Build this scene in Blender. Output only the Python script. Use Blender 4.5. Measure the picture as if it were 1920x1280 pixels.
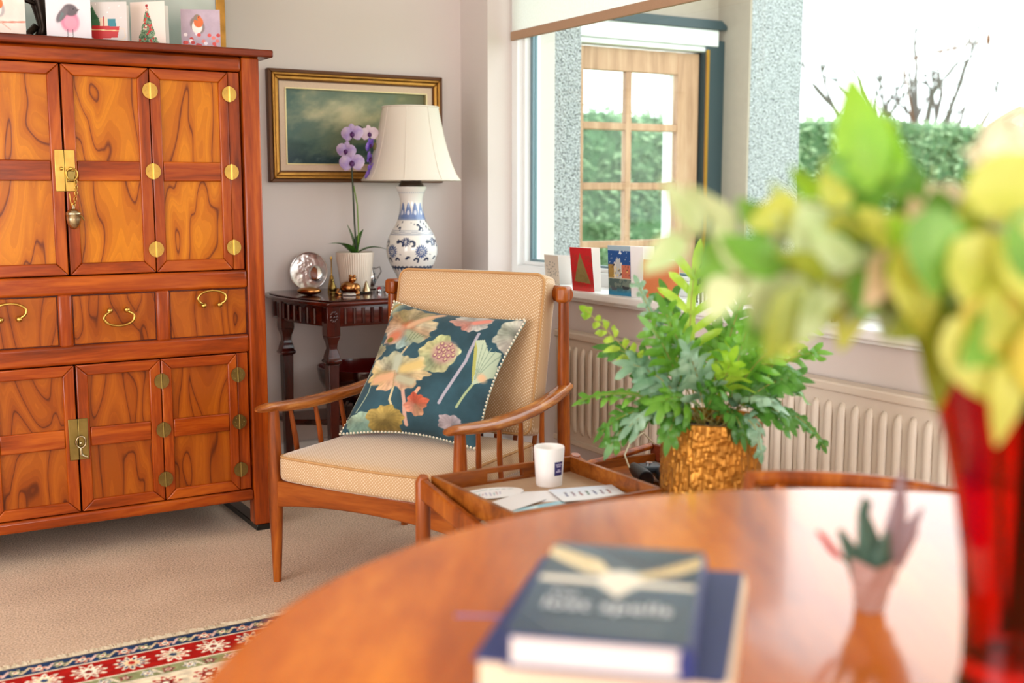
import bpy, bmesh, math, random
import numpy as np
from mathutils import Vector, Matrix, Euler

# ---------------------------------------------------------------- scene, camera, light
scene = bpy.context.scene
COL = scene.collection
for o in list(bpy.data.objects):
    bpy.data.objects.remove(o)
random.seed(7)
RNG = np.random.default_rng(7)
PI = math.pi

cam_d = bpy.data.cameras.new('camera')
cam = bpy.data.objects.new('camera', cam_d)
COL.objects.link(cam)
cam.location = (0, 0, 1.2)
cam.rotation_euler = (math.radians(90 - 7.5565), 0, math.radians(-31))
cam_d.sensor_width = 36.0
cam_d.lens = 40.0
cam_d.clip_start = 0.05
cam_d.dof.use_dof = True
cam_d.dof.focus_distance = 3.7
cam_d.dof.aperture_fstop = 2.1
scene.camera = cam

world = bpy.data.worlds.new('overcast_sky')
scene.world = world
world.use_nodes = True
_bg = world.node_tree.nodes['Background']
_bg.inputs['Color'].default_value = (0.93, 0.97, 1.0, 1)
_bg.inputs['Strength'].default_value = 3.9

def area_light(name, loc, rot, sx, sy, power, color=(1, 1, 1), portal=False):
    d = bpy.data.lights.new(name, 'AREA')
    d.shape = 'RECTANGLE'; d.size = sx; d.size_y = sy
    d.energy = power; d.color = color
    if portal: d.cycles.is_portal = True
    o = bpy.data.objects.new(name, d)
    COL.objects.link(o)
    o.location = loc; o.rotation_euler = rot
    return o
# daylight through the two windows behind the photographer, and through the visible one
area_light('daylight_window_2', (-0.6, -4.31, 1.25), (math.radians(90), 0, 0), 3.4, 1.9, 195, (1.0, 0.975, 0.945))
area_light('daylight_window_3', (-2.31, 1.2, 1.25), (math.radians(90), 0, math.radians(-90)), 3.0, 1.9, 74, (1.0, 0.975, 0.945))

scene.view_settings.view_transform = 'Standard'
scene.view_settings.look = 'None'
scene.view_settings.gamma = 1.0
scene.view_settings.exposure = 0.0
scene.view_settings.use_curve_mapping = False
scene.cycles.use_denoising = True
scene.cycles.max_bounces = 10
scene.cycles.diffuse_bounces = 5
scene.cycles.glossy_bounces = 4
scene.cycles.transmission_bounces = 8
scene.cycles.transparent_max_bounces = 16
scene.cycles.caustics_reflective = False
scene.cycles.caustics_refractive = False
scene.cycles.sample_clamp_indirect = 6.0

# ---------------------------------------------------------------- helpers
def s2l(c):
    c = np.asarray(c, float)
    return np.where(c <= 0.04045, c / 12.92, ((c + 0.055) / 1.055) ** 2.4)
def hx(h):
    h = h.lstrip('#')
    return np.array([int(h[i:i + 2], 16) / 255 for i in (0, 2, 4)])
def lin(h):
    return tuple(float(v) for v in s2l(hx(h)))

def tag(o, label=None, cat=None, group=None, kind=None):
    if label: o['label'] = label
    if cat: o['category'] = cat
    if group: o['group'] = group
    if kind: o['kind'] = kind
    return o
def thing(name, label, cat, loc=(0, 0, 0), rz=0, group=None, kind=None):
    o = bpy.data.objects.new(name, None)
    o.empty_display_size = 0.05
    COL.objects.link(o)
    o.location = loc; o.rotation_euler = (0, 0, rz)
    return tag(o, label, cat, group, kind)

class MB:
    def __init__(s):
        s.v = []; s.f = []; s.m = []; s.n = 0
    def add(s, vs, fs, mi=0):
        vs = [tuple(map(float, p)) for p in vs]
        b = s.n
        s.v += vs; s.n += len(vs)
        for f in fs:
            s.f.append(tuple(i + b for i in f)); s.m.append(mi)
        return s
    def box(s, lo, hi, mi=0, M=None):
        x0, y0, z0 = lo; x1, y1, z1 = hi
        vs = [Vector(p) for p in ((x0, y0, z0), (x1, y0, z0), (x1, y1, z0), (x0, y1, z0), (x0, y0, z1), (x1, y0, z1), (x1, y1, z1), (x0, y1, z1))]
        if M is not None: vs = [M @ p for p in vs]
        return s.add(vs, [(0, 3, 2, 1), (4, 5, 6, 7), (0, 1, 5, 4), (1, 2, 6, 5), (2, 3, 7, 6), (3, 0, 4, 7)], mi)
    def bar(s, p0, p1, w, h, mi=0, up=(0, 0, 1), w1=None, h1=None):
        p0 = Vector(p0); p1 = Vector(p1); d = (p1 - p0).normalized()
        a = d.cross(Vector(up)).normalized(); b = a.cross(d)
        w1 = w if w1 is None else w1; h1 = h if h1 is None else h1
        vs = []
        for p, ww, hh in ((p0, w, h), (p1, w1, h1)):
            for sx, sy in ((-1, -1), (1, -1), (1, 1), (-1, 1)):
                vs.append(p + a * (sx * ww / 2) + b * (sy * hh / 2))
        return s.add(vs, [(0, 1, 2, 3), (7, 6, 5, 4), (0, 4, 5, 1), (1, 5, 6, 2), (2, 6, 7, 3), (3, 7, 4, 0)], mi)
    def tube(s, path, rad, n=10, mi=0, sx=1.0, sy=1.0, up=None, cap=True, closed=False):
        P = [Vector(p) for p in path]; k = len(P)
        R = list(rad) if hasattr(rad, '__len__') else [rad] * k
        T = []
        for i in range(k):
            if closed: t = P[(i + 1) % k] - P[i - 1]
            else: t = P[min(i + 1, k - 1)] - P[max(i - 1, 0)]
            T.append(t.normalized() if t.length > 1e-9 else Vector((0, 0, 1)))
        if up is None:
            up = Vector((0, 0, 1)) if abs(T[0].z) < 0.9 else Vector((0, 1, 0))
        a = T[0].cross(Vector(up)).normalized()
        vs = []
        for i in range(k):
            a = (a - T[i] * a.dot(T[i])).normalized(); b = T[i].cross(a)
            for j in range(n):
                t = 2 * PI * j / n
                vs.append(P[i] + a * (math.cos(t) * R[i] * sx) + b * (math.sin(t) * R[i] * sy))
        fs = []
        for i in range(k if closed else k - 1):
            i2 = (i + 1) % k
            for j in range(n):
                fs.append((i * n + j, i * n + (j + 1) % n, i2 * n + (j + 1) % n, i2 * n + j))
        if cap and not closed:
            fs.append(tuple(range(n - 1, -1, -1))); fs.append(tuple((k - 1) * n + j for j in range(n)))
        return s.add(vs, fs, mi)
    def lathe(s, prof, n=32, c=(0, 0, 0), mi=0, M=None, cap=True):
        vs = []; fs = []
        for r, z in prof:
            for j in range(n):
                t = 2 * PI * j / n
                p = Vector((max(r, 1e-5) * math.cos(t), max(r, 1e-5) * math.sin(t), z))
                if M is not None: p = M @ p
                vs.append(p + Vector(c))
        k = len(prof)
        for i in range(k - 1):
            for j in range(n):
                fs.append((i * n + j, i * n + (j + 1) % n, (i + 1) * n + (j + 1) % n, (i + 1) * n + j))
        if cap:
            fs.append(tuple(range(n - 1, -1, -1))); fs.append(tuple((k - 1) * n + j for j in range(n)))
        return s.add(vs, fs, mi)
    def ball(s, c, r, n=12, m=8, mi=0, M=None):
        r = Vector(r) if hasattr(r, '__len__') else Vector((r, r, r))
        vs = []; fs = []
        for i in range(m + 1):
            ph = PI * i / m
            for j in range(n):
                t = 2 * PI * j / n
                p = Vector((r.x * max(math.sin(ph), 1e-4) * math.cos(t), r.y * max(math.sin(ph), 1e-4) * math.sin(t), -r.z * math.cos(ph)))
                if M is not None: p = M @ p
                vs.append(p + Vector(c))
        for i in range(m):
            for j in range(n):
                fs.append((i * n + j, i * n + (j + 1) % n, (i + 1) * n + (j + 1) % n, (i + 1) * n + j))
        return s.add(vs, fs, mi)
    def prism(s, pts, z0, z1, mi=0, M=None):
        n = len(pts)
        vs = [Vector((p[0], p[1], z0)) for p in pts] + [Vector((p[0], p[1], z1)) for p in pts]
        if M is not None: vs = [M @ p for p in vs]
        fs = [tuple(range(n - 1, -1, -1)), tuple(range(n, 2 * n))]
        for i in range(n):
            fs.append((i, (i + 1) % n, n + (i + 1) % n, n + i))
        return s.add(vs, fs, mi)
    def rbox(s, half, r, N=8, c=(0, 0, 0), crown=(0, 0, 0), mi=0, fn=None):
        """rounded, slightly crowned box as a cube-grid"""
        half = np.array(half, float); vs = []; fs = []
        for ax in range(3):
            for sg in (-1, 1):
                b = len(vs)
                for i in range(N + 1):
                    for j in range(N + 1):
                        p = np.zeros(3); p[ax] = sg
                        u = math.sin((2 * i / N - 1) * PI / 2); w = math.sin((2 * j / N - 1) * PI / 2)
                        p[(ax + 1) % 3] = u; p[(ax + 2) % 3] = w
                        h = p * half; q = np.clip(h, -(half - r), half - r); d = h - q
                        L = np.linalg.norm(d); pos = q + (d / L * r if L > 1e-9 else d)
                        for k in range(3):
                            o1, o2 = (k + 1) % 3, (k + 2) % 3
                            pos[k] += crown[k] * p[k] * max(0, 1 - p[o1] ** 2) * max(0, 1 - p[o2] ** 2)
                        if fn is not None: pos = fn(pos, p)
                        vs.append(pos + np.array(c))
                for i in range(N):
                    for j in range(N):
                        a = b + i * (N + 1) + j
                        q = (a, a + N + 1, a + N + 2, a + 1)
                        fs.append(q if sg > 0 else q[::-1])
        return s.add(vs, fs, mi)
    def build(s, name, mat, parent=None, smooth=False, ang=40, bevel=0, segs=2, loc=None, rot=None, merge=False):
        me = bpy.data.meshes.new(name)
        me.from_pydata(s.v, [], s.f)
        mats = mat if isinstance(mat, (list, tuple)) else [mat]
        for m in mats: me.materials.append(m)
        if len(mats) > 1: me.polygons.foreach_set('material_index', s.m)
        if merge:
            bm = bmesh.new(); bm.from_mesh(me); bmesh.ops.remove_doubles(bm, verts=bm.verts, dist=1e-5); bm.to_mesh(me); bm.free()
        if smooth:
            me.polygons.foreach_set('use_smooth', [True] * len(me.polygons))
            if ang: me.set_sharp_from_angle(angle=math.radians(ang))
        me.update()
        o = bpy.data.objects.new(name, me)
        COL.objects.link(o)
        if parent is not None: o.parent = parent
        if loc is not None: o.location = loc
        if rot is not None: o.rotation_euler = rot
        if bevel:
            b = o.modifiers.new('bevel', 'BEVEL'); b.width = bevel; b.segments = segs; b.limit_method = 'ANGLE'
            b.angle_limit = math.radians(35)
            me.polygons.foreach_set('use_smooth', [True] * len(me.polygons)); me.set_sharp_from_angle(angle=math.radians(50))
        return o

def share(o, name, parent, loc=None, rot=None, scl=None):
    c = o.copy(); c.name = name; COL.objects.link(c); c.parent = parent
    if loc is not None: c.location = loc
    if rot is not None: c.rotation_euler = rot
    if scl is not None: c.scale = scl
    return c

def grid_obj(name, Pts, mat, parent=None, cols=None, closed_u=False, smooth=True, flip=False):
    """Pts (nv,nu,3) array; cols (nv,nu,3) linear colours as a point attribute"""
    nv, nu, _ = Pts.shape
    idx = np.arange(nv * nu).reshape(nv, nu)
    if closed_u: nxt = np.roll(idx, -1, 1)
    else: nxt = idx[:, 1:]
    cur = idx if closed_u else idx[:, :-1]
    f = np.stack([cur[:-1], nxt[:-1], nxt[1:], cur[1:]], -1).reshape(-1, 4)
    if flip: f = f[:, ::-1]
    me = bpy.data.meshes.new(name)
    me.vertices.add(nv * nu); me.vertices.foreach_set('co', np.ascontiguousarray(Pts.reshape(-1), dtype=np.float32))
    nf = len(f)
    me.loops.add(nf * 4); me.loops.foreach_set('vertex_index', np.ascontiguousarray(f.reshape(-1), dtype=np.int32))
    me.polygons.add(nf)
    me.polygons.foreach_set('loop_start', np.arange(0, nf * 4, 4, dtype=np.int32))
    me.polygons.foreach_set('loop_total', np.full(nf, 4, dtype=np.int32))
    me.update(calc_edges=True); me.validate()
    if smooth: me.polygons.foreach_set('use_smooth', [True] * len(me.polygons))
    if cols is not None:
        a = me.color_attributes.new('Col', 'FLOAT_COLOR', 'POINT')
        c4 = np.ones((nv * nu, 4), dtype=np.float32); c4[:, :3] = cols.reshape(-1, 3)
        a.data.foreach_set('color', c4.reshape(-1))
    me.materials.append(mat)
    o = bpy.data.objects.new(name, me); COL.objects.link(o)
    if parent is not None: o.parent = parent
    return o

def vnoise(x, y, seed=0):
    r = np.random.default_rng(seed); T = r.random((64, 64))
    xi = np.floor(x).astype(int); yi = np.floor(y).astype(int)
    fx = x - xi; fy = y - yi
    fx = fx * fx * (3 - 2 * fx); fy = fy * fy * (3 - 2 * fy)
    g = lambda a, b: T[a % 64, b % 64]
    return (g(xi, yi) * (1 - fx) + g(xi + 1, yi) * fx) * (1 - fy) + (g(xi, yi + 1) * (1 - fx) + g(xi + 1, yi + 1) * fx) * fy
def fbm(x, y, seed=0, o=4):
    v = 0; a = 0.5; t = 0
    for i in range(o):
        v = v + a * vnoise(x * 2 ** i, y * 2 ** i, seed + i); t += a; a *= 0.5
    return v / t

class Paint:
    """flat print: colours (sRGB) sampled on a grid of points, x right, y up, both 0..asp / 0..1"""
    def __init__(s, X, Y, bg):
        s.X = X; s.Y = Y
        s.c = np.ones(X.shape + (3,)) * hx(bg)
    def mix(s, m, col):
        c = hx(col) if isinstance(col, str) else col
        s.c = s.c * (1 - m[..., None]) + np.asarray(c) * m[..., None]; return s
    def ell(s, cx, cy, rx, ry, col, rot=0, soft=0.15):
        dx = s.X - cx; dy = s.Y - cy; ca, sa = math.cos(rot), math.sin(rot)
        d = np.sqrt(((dx * ca + dy * sa) / rx) ** 2 + ((-dx * sa + dy * ca) / ry) ** 2)
        return s.mix(np.clip((1 - d) / soft + 0.5, 0, 1), col)
    def poly(s, pts, col):
        m = np.zeros(s.X.shape, bool); n = len(pts)
        for i in range(n):
            x0, y0 = pts[i]; x1, y1 = pts[(i + 1) % n]
            if y0 == y1: continue
            m ^= ((y0 > s.Y) != (y1 > s.Y)) & (s.X < (x1 - x0) * (s.Y - y0) / (y1 - y0) + x0)
        return s.mix(m.astype(float), col)
    def line(s, pts, w, col, soft=0.4):
        D = np.full(s.X.shape, 9.0)
        for (x0, y0), (x1, y1) in zip(pts[:-1], pts[1:]):
            dx, dy = x1 - x0, y1 - y0; L = dx * dx + dy * dy + 1e-12
            t = np.clip(((s.X - x0) * dx + (s.Y - y0) * dy) / L, 0, 1)
            D = np.minimum(D, np.hypot(s.X - x0 - t * dx, s.Y - y0 - t * dy))
        return s.mix(np.clip((1 - D / (w / 2)) / soft + 0.5, 0, 1), col)
    def fan(s, cx, cy, rx, ry, cols, lobes=7, amp=0.08, rot=0, seed=1, veins=22, core=None):
        dx = (s.X - cx) / rx; dy = (s.Y - cy) / ry
        dx = dx + 0.34 * (fbm(s.X * 9 + seed, s.Y * 9, seed + 3, 3) - .5); dy = dy + 0.34 * (fbm(s.X * 9, s.Y * 9 + seed, seed + 7, 3) - .5)
        r = np.hypot(dx, dy); th = np.arctan2(dy, dx) - rot
        edge = 1 + amp * np.cos(th * lobes) + amp * 0.7 * np.cos(th * (lobes * 2 + 1) + seed)
        m = np.clip((edge - r) / 0.06 + 0.5, 0, 1)
        k = len(cols); t = ((th / (2 * PI)) % 1) * k
        i0 = np.floor(t).astype(int) % k; fr = t - np.floor(t); fr = np.clip((fr - 0.1) / 0.8, 0, 1)
        C = np.array([hx(c) for c in cols])
        col = C[i0] * (1 - fr[..., None]) + C[(i0 + 1) % k] * fr[..., None]
        sh = 0.62 + 0.5 * fbm(s.X * 16, s.Y * 16, seed) + 0.05 * np.cos(th * veins + 3 * fbm(s.X * 10, s.Y * 10, seed)) * np.clip(r, 0.2, 1)
        col = np.clip(col * sh[..., None] * (0.86 + 0.2 * np.clip(r, 0, 1))[..., None], 0, 1)
        if core: 
            cc = hx(core); w = np.clip(1 - r / 0.35, 0, 1)[..., None]; col = col * (1 - w) + cc * w
        s.c = s.c * (1 - m[..., None]) + col * m[..., None]; return s
    def out(s): return s2l(np.clip(s.c, 0, 1))

# ---------------------------------------------------------------- materials
def newmat(name):
    m = bpy.data.materials.new(name); m.use_nodes = True
    nt = m.node_tree; b = nt.nodes['Principled BSDF']
    return m, nt, b
def nd(nt, t, **k):
    n = nt.nodes.new(t)
    for a, v in k.items(): setattr(n, a, v)
    return n
def setin(n, **k):
    for a, v in k.items(): n.inputs[a.replace('_', ' ')].default_value = v
def c4(c): return (*lin(c), 1) if isinstance(c, str) else (*c, 1)
def ramp(nt, stops, interp='LINEAR'):
    r = nd(nt, 'ShaderNodeValToRGB'); e = r.color_ramp; e.interpolation = interp
    while len(e.elements) < len(stops): e.elements.new(0.5)
    for el, (p, c) in zip(e.elements, stops): el.position = p; el.color = c4(c)
    return r
def bump(nt, b, height, strength=0.3, dist=0.01):
    n = nd(nt, 'ShaderNodeBump'); n.inputs['Strength'].default_value = strength; n.inputs['Distance'].default_value = dist
    nt.links.new(height, n.inputs['Height']); nt.links.new(n.outputs['Normal'], b.inputs['Normal']); return n
def plain(name, col, rough=0.5, metal=0.0, spec=0.5, coat=0.0, sheen=0.0, noise=0.0, nscale=30.0, bmp=0.0, trans=0.0, ior=1.45, sub=0.0):
    m, nt, b = newmat(name)
    b.inputs['Base Color'].default_value = c4(col); b.inputs['Roughness'].default_value = rough
    b.inputs['Metallic'].default_value = metal; b.inputs['Specular IOR Level'].default_value = spec
    b.inputs['Coat Weight'].default_value = coat; b.inputs['Coat Roughness'].default_value = 0.08
    b.inputs['Sheen Weight'].default_value = sheen
    b.inputs['Transmission Weight'].default_value = trans; b.inputs['IOR'].default_value = ior
    if noise or bmp:
        tc = nd(nt, 'ShaderNodeTexCoord'); n = nd(nt, 'ShaderNodeTexNoise'); setin(n, Scale=nscale, Detail=5.0)
        nt.links.new(tc.outputs['Object'], n.inputs['Vector'])
        if noise:
            c = np.array(c4(col)[:3])
            r = ramp(nt, [(0.25, tuple(np.clip(c * (1 - noise), 0, 1))), (0.75, tuple(np.clip(c * (1 + noise), 0, 1)))])
            nt.links.new(n.outputs['Fac'], r.inputs['Fac']); nt.links.new(r.outputs['Color'], b.inputs['Base Color'])
        if bmp: bump(nt, b, n.outputs['Fac'], bmp, 0.004)
    return m
def wood(name, dark, mid, light, stretch=(1, 1, 8), scale=6.0, rough=0.3, coat=0.3, contrast=1.0):
    """streaked timber; stretch makes the grain run along the axis with the SMALL factor"""
    m, nt, b = newmat(name)
    tc = nd(nt, 'ShaderNodeTexCoord'); mp = nd(nt, 'ShaderNodeMapping'); mp.inputs['Scale'].default_value = stretch
    oi = nd(nt, 'ShaderNodeObjectInfo'); ad = nd(nt, 'ShaderNodeVectorMath', operation='ADD')
    nt.links.new(tc.outputs['Object'], ad.inputs[0]); nt.links.new(oi.outputs['Random'], ad.inputs[1])
    nt.links.new(ad.outputs[0], mp.inputs['Vector'])
    n1 = nd(nt, 'ShaderNodeTexNoise'); setin(n1, Scale=scale, Detail=6.0, Roughness=0.6, Distortion=0.6)
    n2 = nd(nt, 'ShaderNodeTexNoise'); setin(n2, Scale=scale * 7, Detail=3.0)
    nt.links.new(mp.outputs['Vector'], n1.inputs['Vector']); nt.links.new(mp.outputs['Vector'], n2.inputs['Vector'])
    r = ramp(nt, [(0.28, dark), (0.5, mid), (0.74, light)])
    mx = nd(nt, 'ShaderNodeMath', operation='MULTIPLY_ADD'); mx.inputs[1].default_value = 0.22; 
    sb = nd(nt, 'ShaderNodeMath', operation='SUBTRACT'); sb.inputs[1].default_value = 0.11
    nt.links.new(n2.outputs['Fac'], mx.inputs[0]); nt.links.new(n1.outputs['Fac'], mx.inputs[2])
    nt.links.new(mx.outputs[0], sb.inputs[0]); nt.links.new(sb.outputs[0], r.inputs['Fac'])
    nt.links.new(r.outputs['Color'], b.inputs['Base Color'])
    b.inputs['Roughness'].default_value = rough; b.inputs['Coat Weight'].default_value = coat * 0.5; b.inputs['Coat Roughness'].default_value = 0.08; b.inputs['Specular IOR Level'].default_value = 0.3
    bump(nt, b, n2.outputs['Fac'], 0.05, 0.002)
    return m
def contour_wood(name, base, gold, line, scale=3.0, bands=7.0, rough=0.28):
    """elm with flowing cathedral growth rings"""
    m, nt, b = newmat(name)
    tc = nd(nt, 'ShaderNodeTexCoord'); oi = nd(nt, 'ShaderNodeObjectInfo')
    ml = nd(nt, 'ShaderNodeVectorMath', operation='SCALE'); ml.inputs['Scale'].default_value = 37.0
    cmb = nd(nt, 'ShaderNodeCombineXYZ'); nt.links.new(oi.outputs['Random'], cmb.inputs[0]); nt.links.new(oi.outputs['Random'], cmb.inputs[2])
    nt.links.new(cmb.outputs[0], ml.inputs[0])
    ad = nd(nt, 'ShaderNodeVectorMath', operation='ADD'); nt.links.new(tc.outputs['Object'], ad.inputs[0]); nt.links.new(ml.outputs[0], ad.inputs[1])
    mp = nd(nt, 'ShaderNodeMapping'); mp.inputs['Scale'].default_value = (2.0, 1, 0.5); mp.inputs['Rotation'].default_value = (0, 0.25, 0)
    nt.links.new(ad.outputs[0], mp.inputs['Vector'])
    n1 = nd(nt, 'ShaderNodeTexNoise'); setin(n1, Scale=scale, Detail=2.0, Roughness=0.4, Distortion=0.5)
    nt.links.new(mp.outputs['Vector'], n1.inputs['Vector'])
    mu = nd(nt, 'ShaderNodeMath', operation='MULTIPLY'); mu.inputs[1].default_value = bands; nt.links.new(n1.outputs['Fac'], mu.inputs[0])
    fr = nd(nt, 'ShaderNodeMath', operation='FRACT'); nt.links.new(mu.outputs[0], fr.inputs[0])
    rl = ramp(nt, [(0.0, line), (0.03, base), (0.4, gold), (0.93, base), (0.99, line)])
    nt.links.new(fr.outputs[0], rl.inputs['Fac'])
    n2 = nd(nt, 'ShaderNodeTexNoise'); setin(n2, Scale=70.0, Detail=4.0, Distortion=2.0); nt.links.new(mp.outputs['Vector'], n2.inputs['Vector'])
    mu2 = nd(nt, 'ShaderNodeMath', operation='MULTIPLY'); mu2.inputs[1].default_value = bands * 6; nt.links.new(n1.outputs['Fac'], mu2.inputs[0])
    fr2 = nd(nt, 'ShaderNodeMath', operation='FRACT'); nt.links.new(mu2.outputs[0], fr2.inputs[0])
    mixf = nd(nt, 'ShaderNodeMath', operation='MULTIPLY'); nt.links.new(fr2.outputs[0], mixf.inputs[0]); nt.links.new(n2.outputs['Fac'], mixf.inputs[1])
    r2 = ramp(nt, [(0.1, (0.82, 0.77, 0.72)), (0.6, (1, 1, 1))]); nt.links.new(mixf.outputs[0], r2.inputs['Fac'])
    mc = nd(nt, 'ShaderNodeMix', data_type='RGBA', blend_type='MULTIPLY'); mc.inputs['Factor'].default_value = 0.8
    nt.links.new(rl.outputs['Color'], mc.inputs[6]); nt.links.new(r2.outputs['Color'], mc.inputs[7])
    nt.links.new(mc.outputs[2], b.inputs['Base Color'])
    b.inputs['Roughness'].default_value = rough; b.inputs['Coat Weight'].default_value = 0.1; b.inputs['Specular IOR Level'].default_value = 0.3
    bump(nt, b, rl.outputs['Color'], 0.25, 0.002)
    return m
def vcol(name, rough=0.6, spec=0.4, metal=0.0, sheen=0.0, bmp=0.0, coat=0.0, nscale=400.0):
    m, nt, b = newmat(name)
    a = nd(nt, 'ShaderNodeAttribute'); a.attribute_name = 'Col'
    nt.links.new(a.outputs['Color'], b.inputs['Base Color'])
    b.inputs['Roughness'].default_value = rough; b.inputs['Specular IOR Level'].default_value = spec
    b.inputs['Metallic'].default_value = metal; b.inputs['Sheen Weight'].default_value = sheen; b.inputs['Coat Weight'].default_value = coat
    if bmp:
        tc = nd(nt, 'ShaderNodeTexCoord'); n = nd(nt, 'ShaderNodeTexNoise'); setin(n, Scale=nscale, Detail=2.0)
        nt.links.new(tc.outputs['Object'], n.inputs['Vector']); bump(nt, b, n.outputs['Fac'], bmp, 0.003)
    return m
def thin_glass(name, tint=(0.96, 0.99, 0.98), gloss=0.02):
    m = bpy.data.materials.new(name); m.use_nodes = True; nt = m.node_tree; nt.nodes.clear()
    out = nd(nt, 'ShaderNodeOutputMaterial'); mx = nd(nt, 'ShaderNodeMixShader')
    tr = nd(nt, 'ShaderNodeBsdfTransparent'); tr.inputs['Color'].default_value = (*tint, 1)
    gl = nd(nt, 'ShaderNodeBsdfGlossy'); gl.inputs['Roughness'].default_value = gloss
    fr = nd(nt, 'ShaderNodeFresnel'); fr.inputs['IOR'].default_value = 1.45
    ge = nd(nt, 'ShaderNodeNewGeometry'); iv = nd(nt, 'ShaderNodeMath', operation='SUBTRACT'); iv.inputs[0].default_value = 1.0; nt.links.new(ge.outputs['Backfacing'], iv.inputs[1])
    ml = nd(nt, 'ShaderNodeMath', operation='MULTIPLY'); nt.links.new(fr.outputs[0], ml.inputs[0]); nt.links.new(iv.outputs[0], ml.inputs[1])
    nt.links.new(ml.outputs[0], mx.inputs[0]); nt.links.new(tr.outputs[0], mx.inputs[1]); nt.links.new(gl.outputs[0], mx.inputs[2])
    nt.links.new(mx.outputs[0], out.inputs['Surface']); return m
def leafmat(name, c0, c1, rough=0.4, scale=8.0, trans=0.35):
    m = bpy.data.materials.new(name); m.use_nodes = True; nt = m.node_tree; b = nt.nodes['Principled BSDF']
    out = nt.nodes['Material Output']
    tc = nd(nt, 'ShaderNodeTexCoord'); n = nd(nt, 'ShaderNodeTexNoise'); setin(n, Scale=scale, Detail=4.0)
    nt.links.new(tc.outputs['Object'], n.inputs['Vector'])
    r = ramp(nt, [(0.3, c0), (0.7, c1)]); nt.links.new(n.outputs['Fac'], r.inputs['Fac'])
    nt.links.new(r.outputs['Color'], b.inputs['Base Color']); b.inputs['Roughness'].default_value = rough
    t = nd(nt, 'ShaderNodeBsdfTranslucent'); nt.links.new(r.outputs['Color'], t.inputs['Color'])
    mx = nd(nt, 'ShaderNodeMixShader'); mx.inputs[0].default_value = trans
    nt.links.new(b.outputs[0], mx.inputs[1]); nt.links.new(t.outputs[0], mx.inputs[2]); nt.links.new(mx.outputs[0], out.inputs['Surface'])
    return m
# ---------------------------------------------------------------- shared materials
def paint_wall(name, col):
    m, nt, b = newmat(name)
    tc = nd(nt, 'ShaderNodeTexCoord'); n = nd(nt, 'ShaderNodeTexNoise'); setin(n, Scale=220.0, Detail=3.0)
    nt.links.new(tc.outputs['Object'], n.inputs['Vector']); bump(nt, b, n.outputs['Fac'], 0.06, 0.002)
    b.inputs['Base Color'].default_value = c4(col); b.inputs['Roughness'].default_value = 0.75; return m
def carpet_mat(name):
    m, nt, b = newmat(name)
    tc = nd(nt, 'ShaderNodeTexCoord')
    n = nd(nt, 'ShaderNodeTexNoise'); setin(n, Scale=170.0, Detail=3.0, Roughness=0.75)
    n2 = nd(nt, 'ShaderNodeTexNoise'); setin(n2, Scale=3.0, Detail=2.0)
    nt.links.new(tc.outputs['Object'], n.inputs['Vector']); nt.links.new(tc.outputs['Object'], n2.inputs['Vector'])
    r = ramp(nt, [(0.34, '88664a'), (0.5, 'd0aa86'), (0.66, 'ecd2b6')])
    mm = nd(nt, 'ShaderNodeMath', operation='MULTIPLY_ADD'); mm.inputs[1].default_value = 0.2; 
    sb = nd(nt, 'ShaderNodeMath', operation='SUBTRACT'); sb.inputs[1].default_value = 0.1
    nt.links.new(n2.outputs['Fac'], mm.inputs[0]); nt.links.new(n.outputs['Fac'], mm.inputs[2]); nt.links.new(mm.outputs[0], sb.inputs[0])
    nt.links.new(sb.outputs[0], r.inputs['Fac']); nt.links.new(r.outputs['Color'], b.inputs['Base Color'])
    b.inputs['Roughness'].default_value = 0.95; b.inputs['Sheen Weight'].default_value = 0.3
    bump(nt, b, n.outputs['Fac'], 0.9, 0.006); return m
def pebble_mat(name, c0, c1, c2):
    m, nt, b = newmat(name)
    tc = nd(nt, 'ShaderNodeTexCoord')
    v = nd(nt, 'ShaderNodeTexVoronoi'); setin(v, Scale=110.0)
    n = nd(nt, 'ShaderNodeTexNoise'); setin(n, Scale=120.0, Detail=4.0)
    nt.links.new(tc.outputs['Object'], v.inputs['Vector']); nt.links.new(tc.outputs['Object'], n.inputs['Vector'])
    r = ramp(nt, [(0.15, c2), (0.42, c1), (0.75, c0)])
    mx = nd(nt, 'ShaderNodeMath', operation='MULTIPLY_ADD'); mx.inputs[1].default_value = -0.55
    nt.links.new(v.outputs['Distance'], mx.inputs[0]); nt.links.new(n.outputs['Fac'], mx.inputs[2])
    ad = nd(nt, 'ShaderNodeMath', operation='ADD'); ad.inputs[1].default_value = 0.22; nt.links.new(mx.outputs[0], ad.inputs[0])
    nt.links.new(ad.outputs[0], r.inputs['Fac']); nt.links.new(r.outputs['Color'], b.inputs['Base Color'])
    b.inputs['Roughness'].default_value = 0.85; bump(nt, b, ad.outputs[0], 1.0, 0.02); return m

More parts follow.
